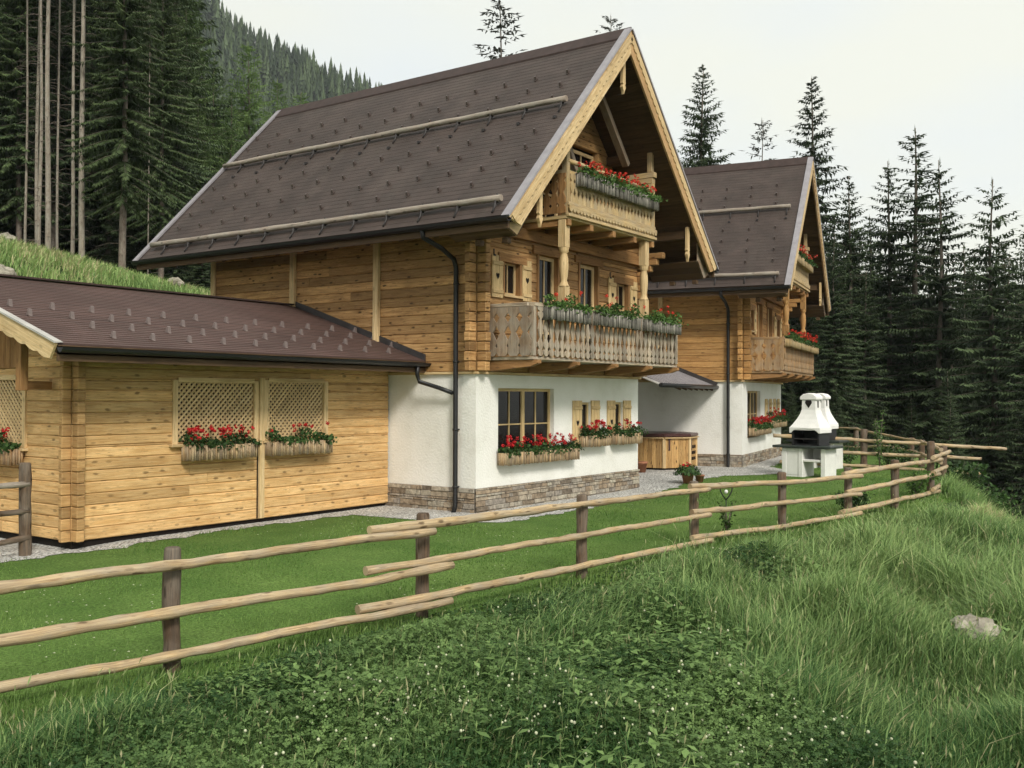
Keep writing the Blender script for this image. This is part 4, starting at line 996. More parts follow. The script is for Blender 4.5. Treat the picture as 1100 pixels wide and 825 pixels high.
# ------------------------------------------------------------------ barbecues
def barbecue(label, x, y, rz, zs=1.0):
    B = thing('barbecue', label, 'barbecue', (x, y, Hs(x, y)-.01), rz, 'masonry garden barbecues'); wp = MT['white_paint']
    m = MB()
    for xx in (-.62, -.16, .46): m.box(xx, xx+.13, -.36, .36, 0, .78, (0, 0, 1))
    m.box(-.49, -.161, -.34, .35, .0, .06); m.box(-.03, .459, -.34, .35, .42, .49); m.box(-.62, .59, .30, .362, .5, .78)
    m.box(-.489, -.161, -.345, -.30, .061, .779)
    m.build('base', wp, B, .012)
    m = MB(); m.box(-.86, .76, -.44, .42, .785, .85); m.build('worktop', MT['slab'], B, .012)
    m = MB(); h0, h1 = .855, 1.28
    m.box(-.36, -.31, -.31, .34, h0, h1, (0, 0, 1)); m.box(.35, .40, -.31, .34, h0, h1, (0, 0, 1)); m.box(-.309, .349, .29, .34, h0, h1); m.box(-.309, .349, -.30, .289, h0, h0+.03)
    m.build('firebox', MT['iron'], B)
    m = MB()
    for k in range(12): m.box(-.29+k*.055, -.28+k*.055, -.28, .27, h0+.17, h0+.18, (0, 1, 0))
    m.box(-.309, .349, -.30, -.285, h0+.16, h0+.185); m.build('grill', MT['hook'], B)
    # flared hood
    m = MB(); lv = [(1.26, .43, .38, .02), (1.33, .415, .37, .02), (1.42, .36, .315, .03), (1.55, .285, .25, .05), (1.68, .225, .205, .06), (1.80, .19, .18, .07), (2.06, .18, .175, .07)]
    rings = []
    for z, hw, hd, yc in lv: rings.append([(-hw+.02, yc-hd, z), (hw+.02, yc-hd, z), (hw+.02, yc+hd, z), (-hw+.02, yc+hd, z)])
    for i in range(len(rings)-1):
        for k in range(4):
            k2 = (k+1) % 4; m.poly([rings[i][k], rings[i][k2], rings[i+1][k2], rings[i+1][k]])
    # arched lip over the fire opening
    m.box(-.41, -.36, -.335, .38, 1.18, 1.26); m.box(.40, .45, -.335, .38, 1.18, 1.26)
    m.prism([(-.41, -.37, 1.335), (-.41, -.37, 1.18), (-.36, -.37, 1.18), (-.30, -.37, 1.24), (-.22, -.37, 1.275), (.02, -.37, 1.29), (.26, -.37, 1.275), (.34, -.37, 1.24), (.40, -.37, 1.18), (.45, -.37, 1.18), (.45, -.37, 1.335)], (0, .03, 0))
    hd = m.build('hood', wp, B, .01)
    m = MB(); m.prism([(-.215, -.135, 2.06), (.255, -.135, 2.06), (.255, -.135, 2.14), (.17, -.135, 2.21), (.02, -.135, 2.24), (-.13, -.135, 2.21), (-.215, -.135, 2.14)], (0, .41, 0), (0, 1, 0)); m.build('chimney_cap', wp, hd, .015)
    m = MB(); m.prism([(-.075, -.116, 1.98), (.02, -.116, 1.84), (.115, -.116, 1.98), (.095, -.116, 2.05), (-.055, -.116, 2.05)], (0, .008, 0)); m.build('smoke_hole', MT['cutout'], hd)
    m = MB(); m.box(.198, .208, .03, .11, 1.84, 2.03, (0, 0, 1)); m.build('smoke_hole', MT['cutout'], hd)
    return B
barbecue('white masonry barbecue with black firebox in front of the farther chalet', 11.25, -2.62, -1.66)
barbecue('second white barbecue half hidden behind the nearer one', 14.47, -1.82, -1.62)

# ------------------------------------------------------------------ fences
def pole(name, mat, parent, pts, r, seed, n=9, taper=.9):
    g = random.Random(seed); P = [Vector(p) for p in pts]; path = []; rad = []
    for a, b in zip(P, P[1:]):
        k = max(3, int((b-a).length/.22))
        for i in range(k): path.append(a.lerp(b, i/k))
    path.append(P[-1]); N = len(path)
    wob = g.uniform(.003, .011); wph = g.uniform(0, 6)
    for i in range(N):
        if 0 < i < N-1: path[i] = path[i]+Vector((g.uniform(-.011, .011), g.uniform(-.009, .009), g.uniform(-.006, .006)+wob*math.sin(i*.55+wph)))
        rad.append(r*.90*(1+(taper-1)*i/N)*g.uniform(.86, 1.12))
    m = MB(); m.tube(path, rad, n); return m.build(name, mat, parent)
def post(parent, x, y, ztop, r=.07, seed=0, sink=.35):
    g = random.Random(seed); z0 = Hs(x, y)-sink; m = MB(); k = 7; lx, ly = g.uniform(-.015, .015), g.uniform(-.015, .015)
    path = [(x+lx*i/k+g.uniform(-.006, .006), y+ly*i/k+g.uniform(-.006, .006), z0+(ztop-.02-z0)*i/k) for i in range(k+1)]; rr = [r*g.uniform(.93, 1.08) for _ in path]
    path.append((path[-1][0], path[-1][1], ztop)); rr.append(r*.8)
    m.tube(path, rr, 10); return m.build('post', MT['post'], parent)
PX = [(-9.65, -3.95), (-6.72, -4.37), (-3.69, -4.58), (-.18, -4.6), (2.44, -5.1), (4.89, -5.55), (6.63, -5.99), (10.16, -5.92), (13.0, -5.6)]
PTOP = [(186, 588), (454, 551), (624, 531), (747, 517), (840, 507), (912, 502), (962, 494), (1001, 474), (1013, 479)]
F = thing('rail_fence', 'long fence of peeled poles and dark posts between lawn and meadow', 'fence', (-9.65, -3.95, 0))
F.location = (0, 0, 0)
for k, ((x, y), (u, v)) in enumerate(zip(PX, PTOP)):
    dpt = (Vector((x, y, 0))-CPOS).dot(FW); post(F, x, y, at(u, v, dpt).z, .076 if k < 6 else .085, 40+k)
post(F, -13.0, -3.9, .98, .076, 39)
def rails(parent, segs, mat='rail'):
    for k, (pix, ia, ib, off, r) in enumerate(segs):
        pts = [on_plane(u, v, PX[i], PX[i+1], o) for (u, v, i), o in zip(pix, off)]
        if k < 3: pts = [pts[0]+(pts[0]-pts[2]).normalized()*3.4]+pts
        pole('rail', MT[mat], parent, pts, r, 300+k, taper=.85)
E0 = .135
rails(F, [
 ([(-150, 651, 0), (0, 631, 0), (178, 607.5, 0), (400, 578, 0), (467, 570.5, 1)], 0, 1, (.13, .13, .14, .2, .24), .060),
 ([(-150, 712, 0), (0, 688, 0), (182, 658, 0), (400, 624, 0), (486, 607, 1)], 0, 1, (.13, .13, .14, .2, .24), .064),
 ([(-150, 768, 0), (0, 740, 0), (178, 705, 0), (400, 662, 0), (485, 645, 1)], 0, 1, (.13, .13, .14, .2, .24), .056),
 ([(396.7, 569.5, 0), (453, 564, 1), (620, 542.4, 1), (746, 527, 2), (762, 525.5, 3)], 1, 3, (.08, .12, .13, .2, .24), .056),
 ([(392.5, 613.4, 0), (453, 604, 1), (624.6, 575, 1), (746, 555.5, 2), (762.6, 552.8, 3)], 1, 3, (.08, .12, .13, .2, .24), .052),
 ([(384, 655, 0), (453, 643, 1), (624.6, 608.4, 1), (746, 583.5, 2), (764.7, 580.4, 3)], 1, 3, (.08, .12, .13, .2, .24), .055),
 ([(741, 522.5, 2), (820, 519.3, 3), (845, 518, 4), (911, 512.5, 4), (926, 511.3, 5)], 3, 5, (.08, .13, .13, .2, .24), .056),
 ([(743, 550.3, 2), (820, 542.4, 3), (845, 540, 4), (911, 532, 4), (925, 530.9, 5)], 3, 5, (.08, .13, .13, .2, .24), .054),
 ([(743, 578, 2), (820, 568, 3), (845, 565, 4), (911, 553.5, 4), (925, 551, 5)], 3, 5, (.08, .13, .13, .2, .24), .055),
 ([(906, 509.6, 4), (961, 500.6, 5), (1011.6, 493.5, 6)], 5, 7, (.08, .13, .16), .062),
 ([(909, 529.5, 4), (961, 518, 5), (1009.6, 509, 6)], 5, 7, (.08, .13, .16), .060),
 ([(902, 551.2, 4), (961, 538, 5), (1009, 527.5, 6)], 5, 7, (.08, .13, .16), .060),
 ([(1002, 491.8, 7), (1020, 485, 7)], 7, 8, (.14, .14), .062),
 ([(1002.5, 507.8, 7), (1017, 501, 7)], 7, 8, (.14, .14), .062),
 ([(1002, 526.3, 7), (1014.5, 518, 7)], 7, 8, (.14, .14), .062)])
# fence across the end of the garden
F2 = thing('rail_fence', 'fence of three grey poles crossing behind the barbecue and jutting over the slope', 'fence')
A_, B_ = (13.79, -.68), (17.79, -6.35)
for k, (x, y, u, v) in enumerate([(15.35, -2.87, 928.5, 461)]): post(F2, x, y, at(u, v, (Vector((x, y, 0))-CPOS).dot(FW)).z, .10, 70+k)
for k, (a, b, c, r) in enumerate([((831, 467.7), (929.8, 473), (1081, 482.3), .062), ((838, 482.5), (940, 487.6), (1054, 492.8), .062), ((838, 496), (940, 501.5), (1053, 508.5), .055)]):
    pole('rail', MT['rail'], F2, [on_plane(*q, A_, B_, .1) for q in (a, b, c)], r, 80+k)
F3 = thing('rail_fence', 'thin farthest fence running along the forest edge', 'fence')
far = [(13.3, -5.3), (17.39, -4.04), (20.35, -3.03), (23.34, -.32), (27.5, 3.6)]
for k, ((x, y), (u, v)) in enumerate(zip(far[1:4], [(990.5, 472.5), (979, 470), (920.5, 459)])): post(F3, x, y, at(u, v, (Vector((x, y, 0))-CPOS).dot(FW)).z, .09, 90+k)
for k, pix in enumerate([[(1011, 483, 0), (990, 474.5, 1), (979, 472.5, 2), (940.7, 465.6, 2), (920, 460.7, 3), (900, 459.8, 3), (850, 457, 3)], [(1011, 497, 0), (990, 487.5, 1), (979, 484.5, 2), (947, 478.5, 2), (921, 481, 3), (902.5, 479, 3), (850, 474, 3)]]):
    pole('rail', MT['rail'], F3, [on_plane(u, v, far[i], far[i+1], .08) for u, v, i in pix], .052, 95+k)
F4 = thing('rail_fence', 'short dark rail fence ending beside the garage corner', 'fence')
px4, py4 = -7.45, 2.45
post(F4, px4, py4, at(33, 497, (Vector((px4, py4, 0))-CPOS).dot(FW)).z, .085, 97)
for k, (a, b) in enumerate([((31, 520), (-60, 526)), ((31, 549), (-60, 560)), ((31, 577), (-60, 596))]):
    pole('rail', MT['post'] if k else MT['snowlog'], F4, [on_plane(*a, (px4, py4), (px4-3, py4+.25), .05), on_plane(*b, (px4, py4), (px4-3, py4+.25), .05)], .05, 98+k)
# iron ornament on a stake behind the fence
ox, oy = 1.35, -4.35; oz = Hs(ox, oy)
O = thing('garden_ornament', 'black iron garden stake with a heart shaped top behind the fence', 'ornament', (ox, oy, 0))
pc = at(780, 527, (Vector((ox, oy, 0))-CPOS).dot(FW)); q = RT
O.location = (pc.x, pc.y, oz)
hz = pc.z-oz; m = MB()
for s in (-1, 1):
    pts = [Vector((0, 0, hz-.16)), RT*(s*.05)+Vector((0, 0, hz-.10)), RT*(s*.10)+Vector((0, 0, hz-.01)), RT*(s*.105)+Vector((0, 0, hz+.06)), RT*(s*.06)+Vector((0, 0, hz+.105)), RT*(s*.015)+Vector((0, 0, hz+.07))]
    m.tube(pts, .012, 6)
m.build('heart', MT['iron'], O)
m = MB(); m.tube([(0, 0, -.2), (0, 0, hz-.15)], .009, 6); m.build('stake', MT['iron'], O)
m = MB(); m.tube([(0, 0, hz-.055), (0, 0, hz-.045), (0, 0, hz-.02), (0, 0, hz+.005), (0, 0, hz+.015)], [.008, .025, .033, .025, .008], 10); m.build('glass_ball', MT['white_paint'], O)

# ------------------------------------------------------------------ trees
def spruce(seed, h, cb, rmax, ptop=.85, droop=.5, sparse=0.0, spacing=.42, needle='needle', bark='bark', r0=None, twigs=True, hang=1.0, dens=1.0):
    g = random.Random(seed); r0 = r0 or .0085*h; m = MB(); mb = MB(); k = 14
    m.tube([(.05*math.sin(i*.9+seed), .05*math.cos(i*.7+seed), -1.2+(h+1.2)*i/k) for i in range(k+1)], [max(.012, r0*(1-i/k)**.85+.008) for i in range(k+1)], 8)
    if twigs:
        z = h*.05
        while z < h*cb+1:
            a = g.uniform(0, 6.28); l = g.uniform(.5, 1.7); mb.tube([(r0*.6*math.cos(a), r0*.6*math.sin(a), z), (l*.5*math.cos(a), l*.5*math.sin(a), z-.02*l), (l*math.cos(a+.15), l*math.sin(a+.15), z-.22*l)], [.018, .011, .004], 4); z += g.uniform(.12, .5)
    V, T = [], []; Q = []
    def kite(p, d, side, l, w, tint):
        q = p+d*l*.45; e = p+d*l; i = len(V); V.extend([p, q+side*w, e, q-side*w]); T.extend([tint]*4); Q.append((i, i+1, i+2, i+3))
    z = h*cb; zc = h-h*cb; phase = 0
    while z < h-.15:
        t = (z-h*cb)/zc; base = min(1.0, .45+t*4.5) if cb > .03 else 1
        R = rmax*((1-t)**ptop)*base+.06; nb = 7 if t < .85 else 6
        for b in range(nb):
            if g.random() < sparse: continue
            a = phase+6.283*b/nb+g.uniform(-.35, .35); L = R*g.uniform(.62, 1.18); dr = Vector((math.cos(a), math.sin(a), 0)); sd = Vector((-dr.y, dr.x, 0))
            up0 = .10+.55*max(0, t-.55)-.25*(1-t)*droop
            n = max(4, int(L/(.105/dens))); prev = None; tw = g.uniform(0, .55); zz = z+g.uniform(-.15, .15)
            for i in range(1, n+1):
                s = i/n; p = dr*(L*s)+Vector((0, 0, zz+L*(up0*s-droop*.75*s*s*(1-t*.7)+.38*droop*s**3)))
                slope = Vector((0, 0, up0-droop*1.0*s*(1-t*.7)))
                fw = (dr+slope).normalized()
                ls = (.22+.16*L*(1-s))*g.uniform(.7, 1.25); ls = min(ls, .55)*min(1, .38+.75*R)
                for sgn in (-1, 1):
                    dd = (fw*.62+sd*sgn*.85+Vector((0, 0, -.28*hang-g.uniform(0, .35)*hang))).normalized(); nrm = dd.cross(Vector((0, 0, 1))).normalized()
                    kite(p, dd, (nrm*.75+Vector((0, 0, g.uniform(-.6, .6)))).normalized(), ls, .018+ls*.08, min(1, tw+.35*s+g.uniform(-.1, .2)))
                for _h in range(2 if hang > .4 else 0):
                    if g.random() > .8*hang: continue
                    dd = Vector((g.uniform(-.3, .3), g.uniform(-.3, .3), -1)).normalized(); kite(p, dd, (sd if g.random() < .5 else dr), ls*g.uniform(.6, 1.2), .018+ls*.07, tw*.8+g.uniform(0, .25))
                if i == n: kite(p-fw*.1, fw, sd, .34*min(1, .4+R), .045, min(1, tw+.5))
                prev = p
            if L > .8:
                pe = dr*(L*.75)+Vector((0, 0, zz+L*(up0*.75-droop*.75*.5625*(1-t*.7)+.38*droop*.42)))
                pm = dr*(L*.4)+Vector((0, 0, zz+L*(up0*.4-droop*.75*.16*(1-t*.7)+.38*droop*.064)))
                mb.tube([(0, 0, zz), pm, pe], [.012+.010*L/rmax, .012, .005], 4, False)
        phase += 1.1; z += spacing*g.uniform(.75, 1.25)*(1.1-.45*t)
    for a in range(14):
        f = a/14; kite(Vector((0, 0, h-.95+.85*f)), Vector((math.cos(a*2.4)*.8, math.sin(a*2.4)*.8, .75)).normalized(), Vector((-math.sin(a*2.4), math.cos(a*2.4), 0)), .26*(1-f)+.07, .016, .6)
    kite(Vector((0, 0, h-.35)), Vector((0, 0, 1)), Vector((1, 0, 0)), .5, .018, .6)
    root = thing('spruce_tree', '', 'tree')
    m.build('trunk', MT[bark], root); mb.build('branches', MT['bark'], root)
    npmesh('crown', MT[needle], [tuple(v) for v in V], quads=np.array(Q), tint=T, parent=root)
    root['h'] = h
    return root
KIND = {}
KIND['full'] = spruce(1, 20, .10, 3.0, .80, .75, .06)
KIND['full2'] = spruce(2, 20, .16, 2.7, .85, .75, .08)
KIND['gappy'] = spruce(3, 20, .18, 2.7, .75, .65, .17, .50)
KIND['gappy2'] = spruce(4, 20, .24, 2.6, .68, .7, .22, .54)
KIND['thin'] = spruce(5, 20, .26, 1.7, .62, .5, .2, .46, hang=.6)
KIND['green'] = spruce(6, 20, .04, 3.4, .75, .7, .0, .42, 'needle_green')
KIND['larch'] = spruce(7, 18, .06, 3.2, .7, .28, .05, .42, 'needle_larch', hang=.6)
KIND['bare'] = spruce(8, 17, .3, 1.9, .55, .45, .3, .5, 'needle_grey', hang=.5, dens=.55, r0=.1)
KIND['pole'] = spruce(9, 27, .56, 2.4, .7, .7, .15, .5, 'needle', 'bark_pale', r0=.165)
KIND['pole2'] = spruce(10, 25, .60, 2.0, .7, .7, .2, .5, 'needle', 'bark_pale', r0=.115)
KIND['drape'] = spruce(12, 24, .17, 3.4, .6, 1.05, .12, .46, 'needle_mid', 'bark_rose', r0=.2)
used = set()
def tree(kind, px, top, depth, label, group, name='spruce_tree', base=None, wide=1.0, rz=None):
    """stands on the terrain below that point, as tall as seen there"""
    p = at(px, 425, depth); z0 = Hs(p.x, p.y); zt = at(px, top, depth).z
    k = KIND[kind]; sc = (zt-z0)/k['h']; rz = rnd.uniform(0, 6.28) if rz is None else rz
    if kind in used: o = dup(k, (p.x, p.y, z0), rz, (sc*wide, sc*wide, sc), label, group)
    else:
        used.add(kind); o = k; o.location = (p.x, p.y, z0); o.rotation_euler = (0, 0, rz); o.scale = (sc*wide, sc*wide, sc); o['label'] = label; o['group'] = group
    o.name = name
    return o
GR = 'spruces on the slope to the right'
tree('full', 754, 69, 55, 'dark spruce rising just left of the farther chalet roof', GR, wide=1.35)
tree('bare', 818, 128, 62, 'thin pale conifer above the ridge of the farther chalet', GR, 'larch_tree')
tree('full2', 872, 82, 54, 'tall dark spruce standing at the peak of the farther chalet', GR, wide=1.3)
tree('gappy', 913, 188, 48, 'dark spruce beside the right rake of the farther chalet', GR, wide=1.3)
tree('gappy', 955, 172, 52, 'spruce with bushy top, second right of the farther chalet', GR, wide=1.25)
tree('thin', 983, 136, 50, 'tallest slender spruce on the right with a thin see-through top', GR, wide=1.5)
tree('gappy2', 1010, 171, 47, 'spruce with drooping branches just right of the tallest slender one', GR, wide=1.3)
tree('gappy2', 1066, 192, 44, 'spruce with bare lower trunk near the right edge', GR, wide=1.35)
tree('full2', 1108, 228, 42, 'spruce cut by the right picture edge', GR, wide=1.3)
tree('gappy', 934, 232, 58, 'lower spruce between two taller ones right of the farther chalet', GR, wide=1.2)
tree('gappy2', 1036, 262, 56, 'shorter spruce in the gap before the rightmost trees', GR, wide=1.3)
tree('full', 896, 250, 44, 'broad dark spruce filling the space beside the farther chalet', GR, wide=1.3)
FG = 'forest spruces behind the garden end'
r2 = random.Random(5)
for i in range(62):
    px = 838+(i*37.3) % 330; depth = 46+(i*13.7) % 44; top = r2.uniform(250, 330)-(depth-46)*.4
    tree(r2.choice(['full', 'full2', 'gappy', 'gappy2']), px, top, depth, 'dark spruce in the dense forest behind the garden end', FG, wide=r2.uniform(.9, 1.2))
for i in range(16):
    px = 850+(i*41.9) % 290; depth = 38+(i*7.7) % 14
    tree('full', px, r2.uniform(390, 440), depth, 'young spruce in the undergrowth below the tall right forest', 'young spruces below the right forest', wide=1.3)
# left: bare trunks, dense wood, lighter trees
GT = 'pale trunks at the forest edge'
for kind, px, depth, lab in [('pole', 86, 33.0, 'thickest pale bare trunk of the group at the left forest edge'), ('pole2', 76, 34.5, 'bent pale trunk just left of the thickest one'), ('pole2', 60, 37.5, 'thin trunk in the middle of the pale trunk group'), ('pole', 49, 34.5, 'straight pale trunk, second from the left in the group'), ('pole2', 41, 35.0, 'leftmost straight pale trunk close to its twin'), ('pole2', 38, 38.0, 'dim trunk half hidden behind the leftmost pale one'), ('pole2', 26, 40.0, 'short thin trunk at the left in deep forest shade')]:
    tree(kind, px, -340 if kind == 'pole' else -250, depth, lab, GT, 'pine_tree', wide=.62 if px == 60 or px == 26 else .85)
tree('drape', 131, -180, 33, 'large drooping spruce with pinkish trunk right of the pale trunks', 'forest edge spruces on the left', wide=1.0)
tree('pole2', 158, -120, 38, 'thin pale stem beside the roof corner of the nearer chalet', GT, 'pine_tree', wide=.4)
GLF = 'forest edge spruces on the left'
for kind, px, top, depth, lab, w in [('drape', 172, -70, 41, 'tall spruce with light green right side left of the nearer chalet roof', 1.0), ('green', 198, -38, 52, 'sunlit green spruce behind the tall edge spruces', .95), ('green', 228, 62, 60, 'mid green spruce lower than its left neighbour', 1.0), ('larch', 264, 44, 66, 'light green larch above the roof slope of the nearer chalet', 1.05), ('green', 246, 95, 56, 'small green conifer in front of the light green larch', .9), ('larch', 296, 84, 78, 'small light green larch near the ridge end of the nearer chalet', 1.0), ('larch', 322, 98, 92, 'pale green treetop just above the ridge end of the nearer chalet', 1.2), ('green', 210, 110, 46, 'dark green spruce beside the upper snow rail', .9), ('full', 188, 120, 42, 'dark spruce next to the left roof edge of the nearer chalet', 1.0)]:
    tree(kind, px, top, depth, lab, GLF, 'larch_tree' if kind == 'larch' else 'spruce_tree', wide=w)
GD = 'dense spruces deep in the left forest'
for i in range(44):
    px = -150+(i*29.7) % 330; depth = 39+(i*5.3) % 34; top = r2.uniform(-230, -90)
    tree(r2.choice(['drape', 'full', 'full2', 'drape']), px, top, depth, 'dark spruce deep in the dense left forest', GD, wide=r2.uniform(.9, 1.2))
for i in range(18):
    px = -60+(i*17.3) % 300; depth = 40+(i*3.1) % 16
    tree('full', px, r2.uniform(120, 215), depth, 'low dark spruce among the trunks of the left forest', 'low spruces among the left trunks', wide=1.5)
tree('bare', 536, 0, 60, 'thin bare-topped conifer above the roof ridge of the nearer chalet', 'sparse conifers above the nearer chalet ridge', 'larch_tree', wide=1.35)
tree('bare', 655, 15, 85, 'tiny sparse conifer top right of the bare one above the ridge', 'sparse conifers above the nearer chalet ridge', 'larch_tree')
for k in list(KIND):
    if k not in used:
        for c in list(KIND[k].children): bpy.data.objects.remove(c)
        bpy.data.objects.remove(KIND[k])

# ------------------------------------------------------------------ mountain with its far forest
fh = Vector((FW.x, FW.y, 0)).normalized(); rh = Vector((RT.x, RT.y, 0)).normalized()
def ridge(u):
    px = 550+u/520*CF
    py = np.interp(px, [-700, 0, 180, 250, 300, 350, 400, 450, 560, 700, 900], [-420, -180, -30, 36, 62, 100, 132, 160, 215, 290, 420])
    return 2.25+(425-py)/CF*520
def mountain_z(u, v):
    t = np.clip((v-250)/270, 0, 1.0); back = np.clip((v-520)/300, 0, 1)
    return -15+(ridge(u)+15)*t**1.15-back*60+5*np.sin(u*.045+v*.021)+3*np.sin(v*.06)*np.sin(u*.09)
us = np.linspace(-620, 330, 120); vs = np.linspace(240, 820, 90)
U_, V_ = np.meshgrid(us, vs, indexing='ij'); Z_ = mountain_z(U_, V_)
Xw = CPOS.x+fh.x*V_+rh.x*U_; Yw = CPOS.y+fh.y*V_+rh.y*U_; idx = np.arange(U_.size).reshape(U_.shape)
q = np.stack([idx[:-1, :-1], idx[1:, :-1], idx[1:, 1:], idx[:-1, 1:]], -1).reshape(-1, 4)
tag(npmesh('mountain', groundmat('mountain_floor', [(.3, (.020, .030, .018)), (.7, (.05, .06, .032))], .05), np.stack([Xw, Yw, Z_], -1).reshape(-1, 3), quads=q, smooth=True), kind='structure')
N = 5200; uu = nr.uniform(-380, 40, N); vv = 300+240*nr.uniform(0, 1, N)**.8; zz = mountain_z(uu, vv); hh = nr.uniform(11, 20, N)
Vs, Qs, Ts = [], [], []; base = 0
tiers = 7
for i in range(N):
    cx = CPOS.x+fh.x*vv[i]+rh.x*uu[i]; cy = CPOS.y+fh.y*vv[i]+rh.y*uu[i]; h = hh[i]; R = h*.15; tt = nr.uniform(0, 1)
    for t in range(tiers):
        f = t/tiers; z0 = zz[i]+h*(.12+.88*f); rr = R*(1-f)*nr.uniform(.8, 1.2)+.1; zt = z0+h*.24
        a0 = nr.uniform(0, 6.28)
        for k in range(4):
            a = a0+k*1.5708+nr.uniform(-.3, .3); b = .55
            Vs += [(cx, cy, min(zt, zz[i]+h)), (cx+rr*math.cos(a-b), cy+rr*math.sin(a-b), z0+nr.uniform(-.3, .3)), (cx+rr*1.25*math.cos(a), cy+rr*1.25*math.sin(a), z0-h*.035), (cx+rr*math.cos(a+b), cy+rr*math.sin(a+b), z0)]
            Qs.append((base, base+1, base+2, base+3)); Ts += [tt]*4; base += 4
fw_ = npmesh('far_forest', MT['needle'], np.array(Vs), quads=np.array(Qs), tint=Ts)
tag(fw_, 'dark conifer forest covering the distant mountain flank', 'forest', kind='stuff')

# ------------------------------------------------------------------ grass, clover, small plants, rocks
def blades(name, x, y, h, w, mat, tint, lean=.45, zoff=0.0, seed=1, curl=.6):
    g = np.random.default_rng(seed); n = len(x); z = H(x, y)+zoff; a = g.uniform(0, 6.283, n); ca, sa = np.cos(a), np.sin(a)
    wr = noise2(x, y, 1.4, seed+900)*1.3; wind = np.stack([.28*np.cos(wr), .28*np.sin(wr)-.08], 1)
    ld = np.stack([np.cos(a+1.57), np.sin(a+1.57)], 1)*(lean*g.uniform(.2, 1.3, n))[:, None]+wind*lean
    B = np.stack([x, y, z-.02], 1); wv = np.stack([ca*w/2, sa*w/2, np.zeros(n)], 1)
    mid = B+np.stack([ld[:, 0]*h*.35, ld[:, 1]*h*.35, h*.6], 1); tip = B+np.stack([ld[:, 0]*h*(.75+curl*.4), ld[:, 1]*h*(.75+curl*.4), h*(1-.25*np.abs(lean)*g.uniform(.2, 1.6, n))], 1)
    V = np.stack([B-wv, B+wv, mid+wv*.75, mid-wv*.75, tip], 1).reshape(-1, 3); i = np.arange(n)*5
    return npmesh(name, mat, V, quads=np.stack([i, i+1, i+2, i+3], 1), tris=np.stack([i+3, i+2, i+4], 1), tint=np.repeat(tint, 5))
def noise2(x, y, s, seed):
    g = np.random.default_rng(seed); o = np.zeros_like(x)
    for k in range(5):
        a = g.uniform(0, 6.28); f = s*g.uniform(.6, 1.6); o += np.sin((x*np.cos(a)+y*np.sin(a))*f+g.uniform(0, 6.28))
    return o/2.2
def camspread(n, v0, v1, power, half, g):
    t = g.uniform(0, 1, n); v = (v0**power+(v1**power-v0**power)*t)**(1/power); u = g.uniform(-half, half, n)*v
    return CPOS.x+fh.x*v+rh.x*u, CPOS.y+fh.y*v+rh.y*u, v, u
g = np.random.default_rng(3)
x, y, v, u = camspread(640000, 3.6, 27, .78, .76, g); d = y_fence(x)-y
edge = .12*noise2(x, y, 1.8, 4)
keep = (d > .02+edge*.8) & (d < 16); x, y, v, u, d = x[keep], y[keep], v[keep], u[keep], d[keep]
patch = noise2(x, y, .55, 8); clov = smooth((-.32-x*.09+.6*noise2(x, y, .7, 21))*1.3)          # clover thickens to the left
keep = g.uniform(0, 1, len(x)) > clov*.30; x, y, v, u, d, patch, clov = x[keep], y[keep], v[keep], u[keep], d[keep], patch[keep], clov[keep]
h = (.06+.38*smooth((d-np.interp(x, [0, 5], [.15, .4]))/np.interp(x, [0, 5], [1.5, 2.2]))*np.interp(x, [-8, 4], [.8, 1]))*g.uniform(.55, 1.25, len(x))*(1+.22*patch)*np.interp(x, [-10, -4, 4], [.62, .85, 1.15]); h = np.maximum(h, .06); tall = g.uniform(0, 1, len(x)) < .05; h = h*np.where(tall, 1.5, 1); h *= np.clip(1+.45*noise2(x, y, 2.2, 9), .45, 1.7)
w = np.interp(v, [4, 10, 27], [.008, .011, .022])*g.uniform(.7, 1.4, len(x))
tint = np.clip(.30+.22*patch+g.normal(0, .24, len(x))+.12*np.interp(x, [-6, 8], [-1, 1.6])+.2*tall, 0, .88); straw = g.uniform(0, 1, len(x)) < .035; tint[straw] = g.uniform(.93, 1, straw.sum())
tag(blades('meadow_grass', x, y, h, w, MT['grass'], tint, .75, seed=5), 'tall meadow grass on the bank below the fence', 'grass', kind='stuff')
# seed heads on the tallest stalks
k = np.where(tall)[0]; k = k[g.uniform(0, 1, len(k)) < .35]; n = len(k); gg = np.random.default_rng(14)
bx, by, bz = x[k]+gg.normal(0, .05, n), y[k]+gg.normal(0, .05, n), H(x[k], y[k])+h[k]*gg.uniform(.85, 1.1, n); hl = gg.uniform(.04, .10, n); lx, ly = gg.normal(.2, .35, n)*hl, gg.normal(-.1, .35, n)*hl
P0 = np.stack([bx, by, bz], 1); D_ = np.stack([lx, ly, hl], 1); a = gg.uniform(0, 6.28, n); Wd = np.stack([np.cos(a), np.sin(a), np.zeros(n)], 1)*.007
st = np.stack([P0-D_*0-np.array([0, 0, .14]), P0, P0+Wd*.22, P0-np.array([0, 0, .14])+Wd*.22], 1)
hd_ = np.stack([P0, P0+D_*.5+Wd, P0+D_, P0+D_*.5-Wd], 1); V = np.concatenate([st, hd_], 1).reshape(-1, 3)
tag(npmesh('grass_seed_heads', MT['grass'], V, quads=np.arange(len(V)).reshape(-1, 4), tint=np.repeat(gg.uniform(.8, 1, n), 8)), 'pale seed heads swaying above the meadow grass', 'grass', kind='stuff')
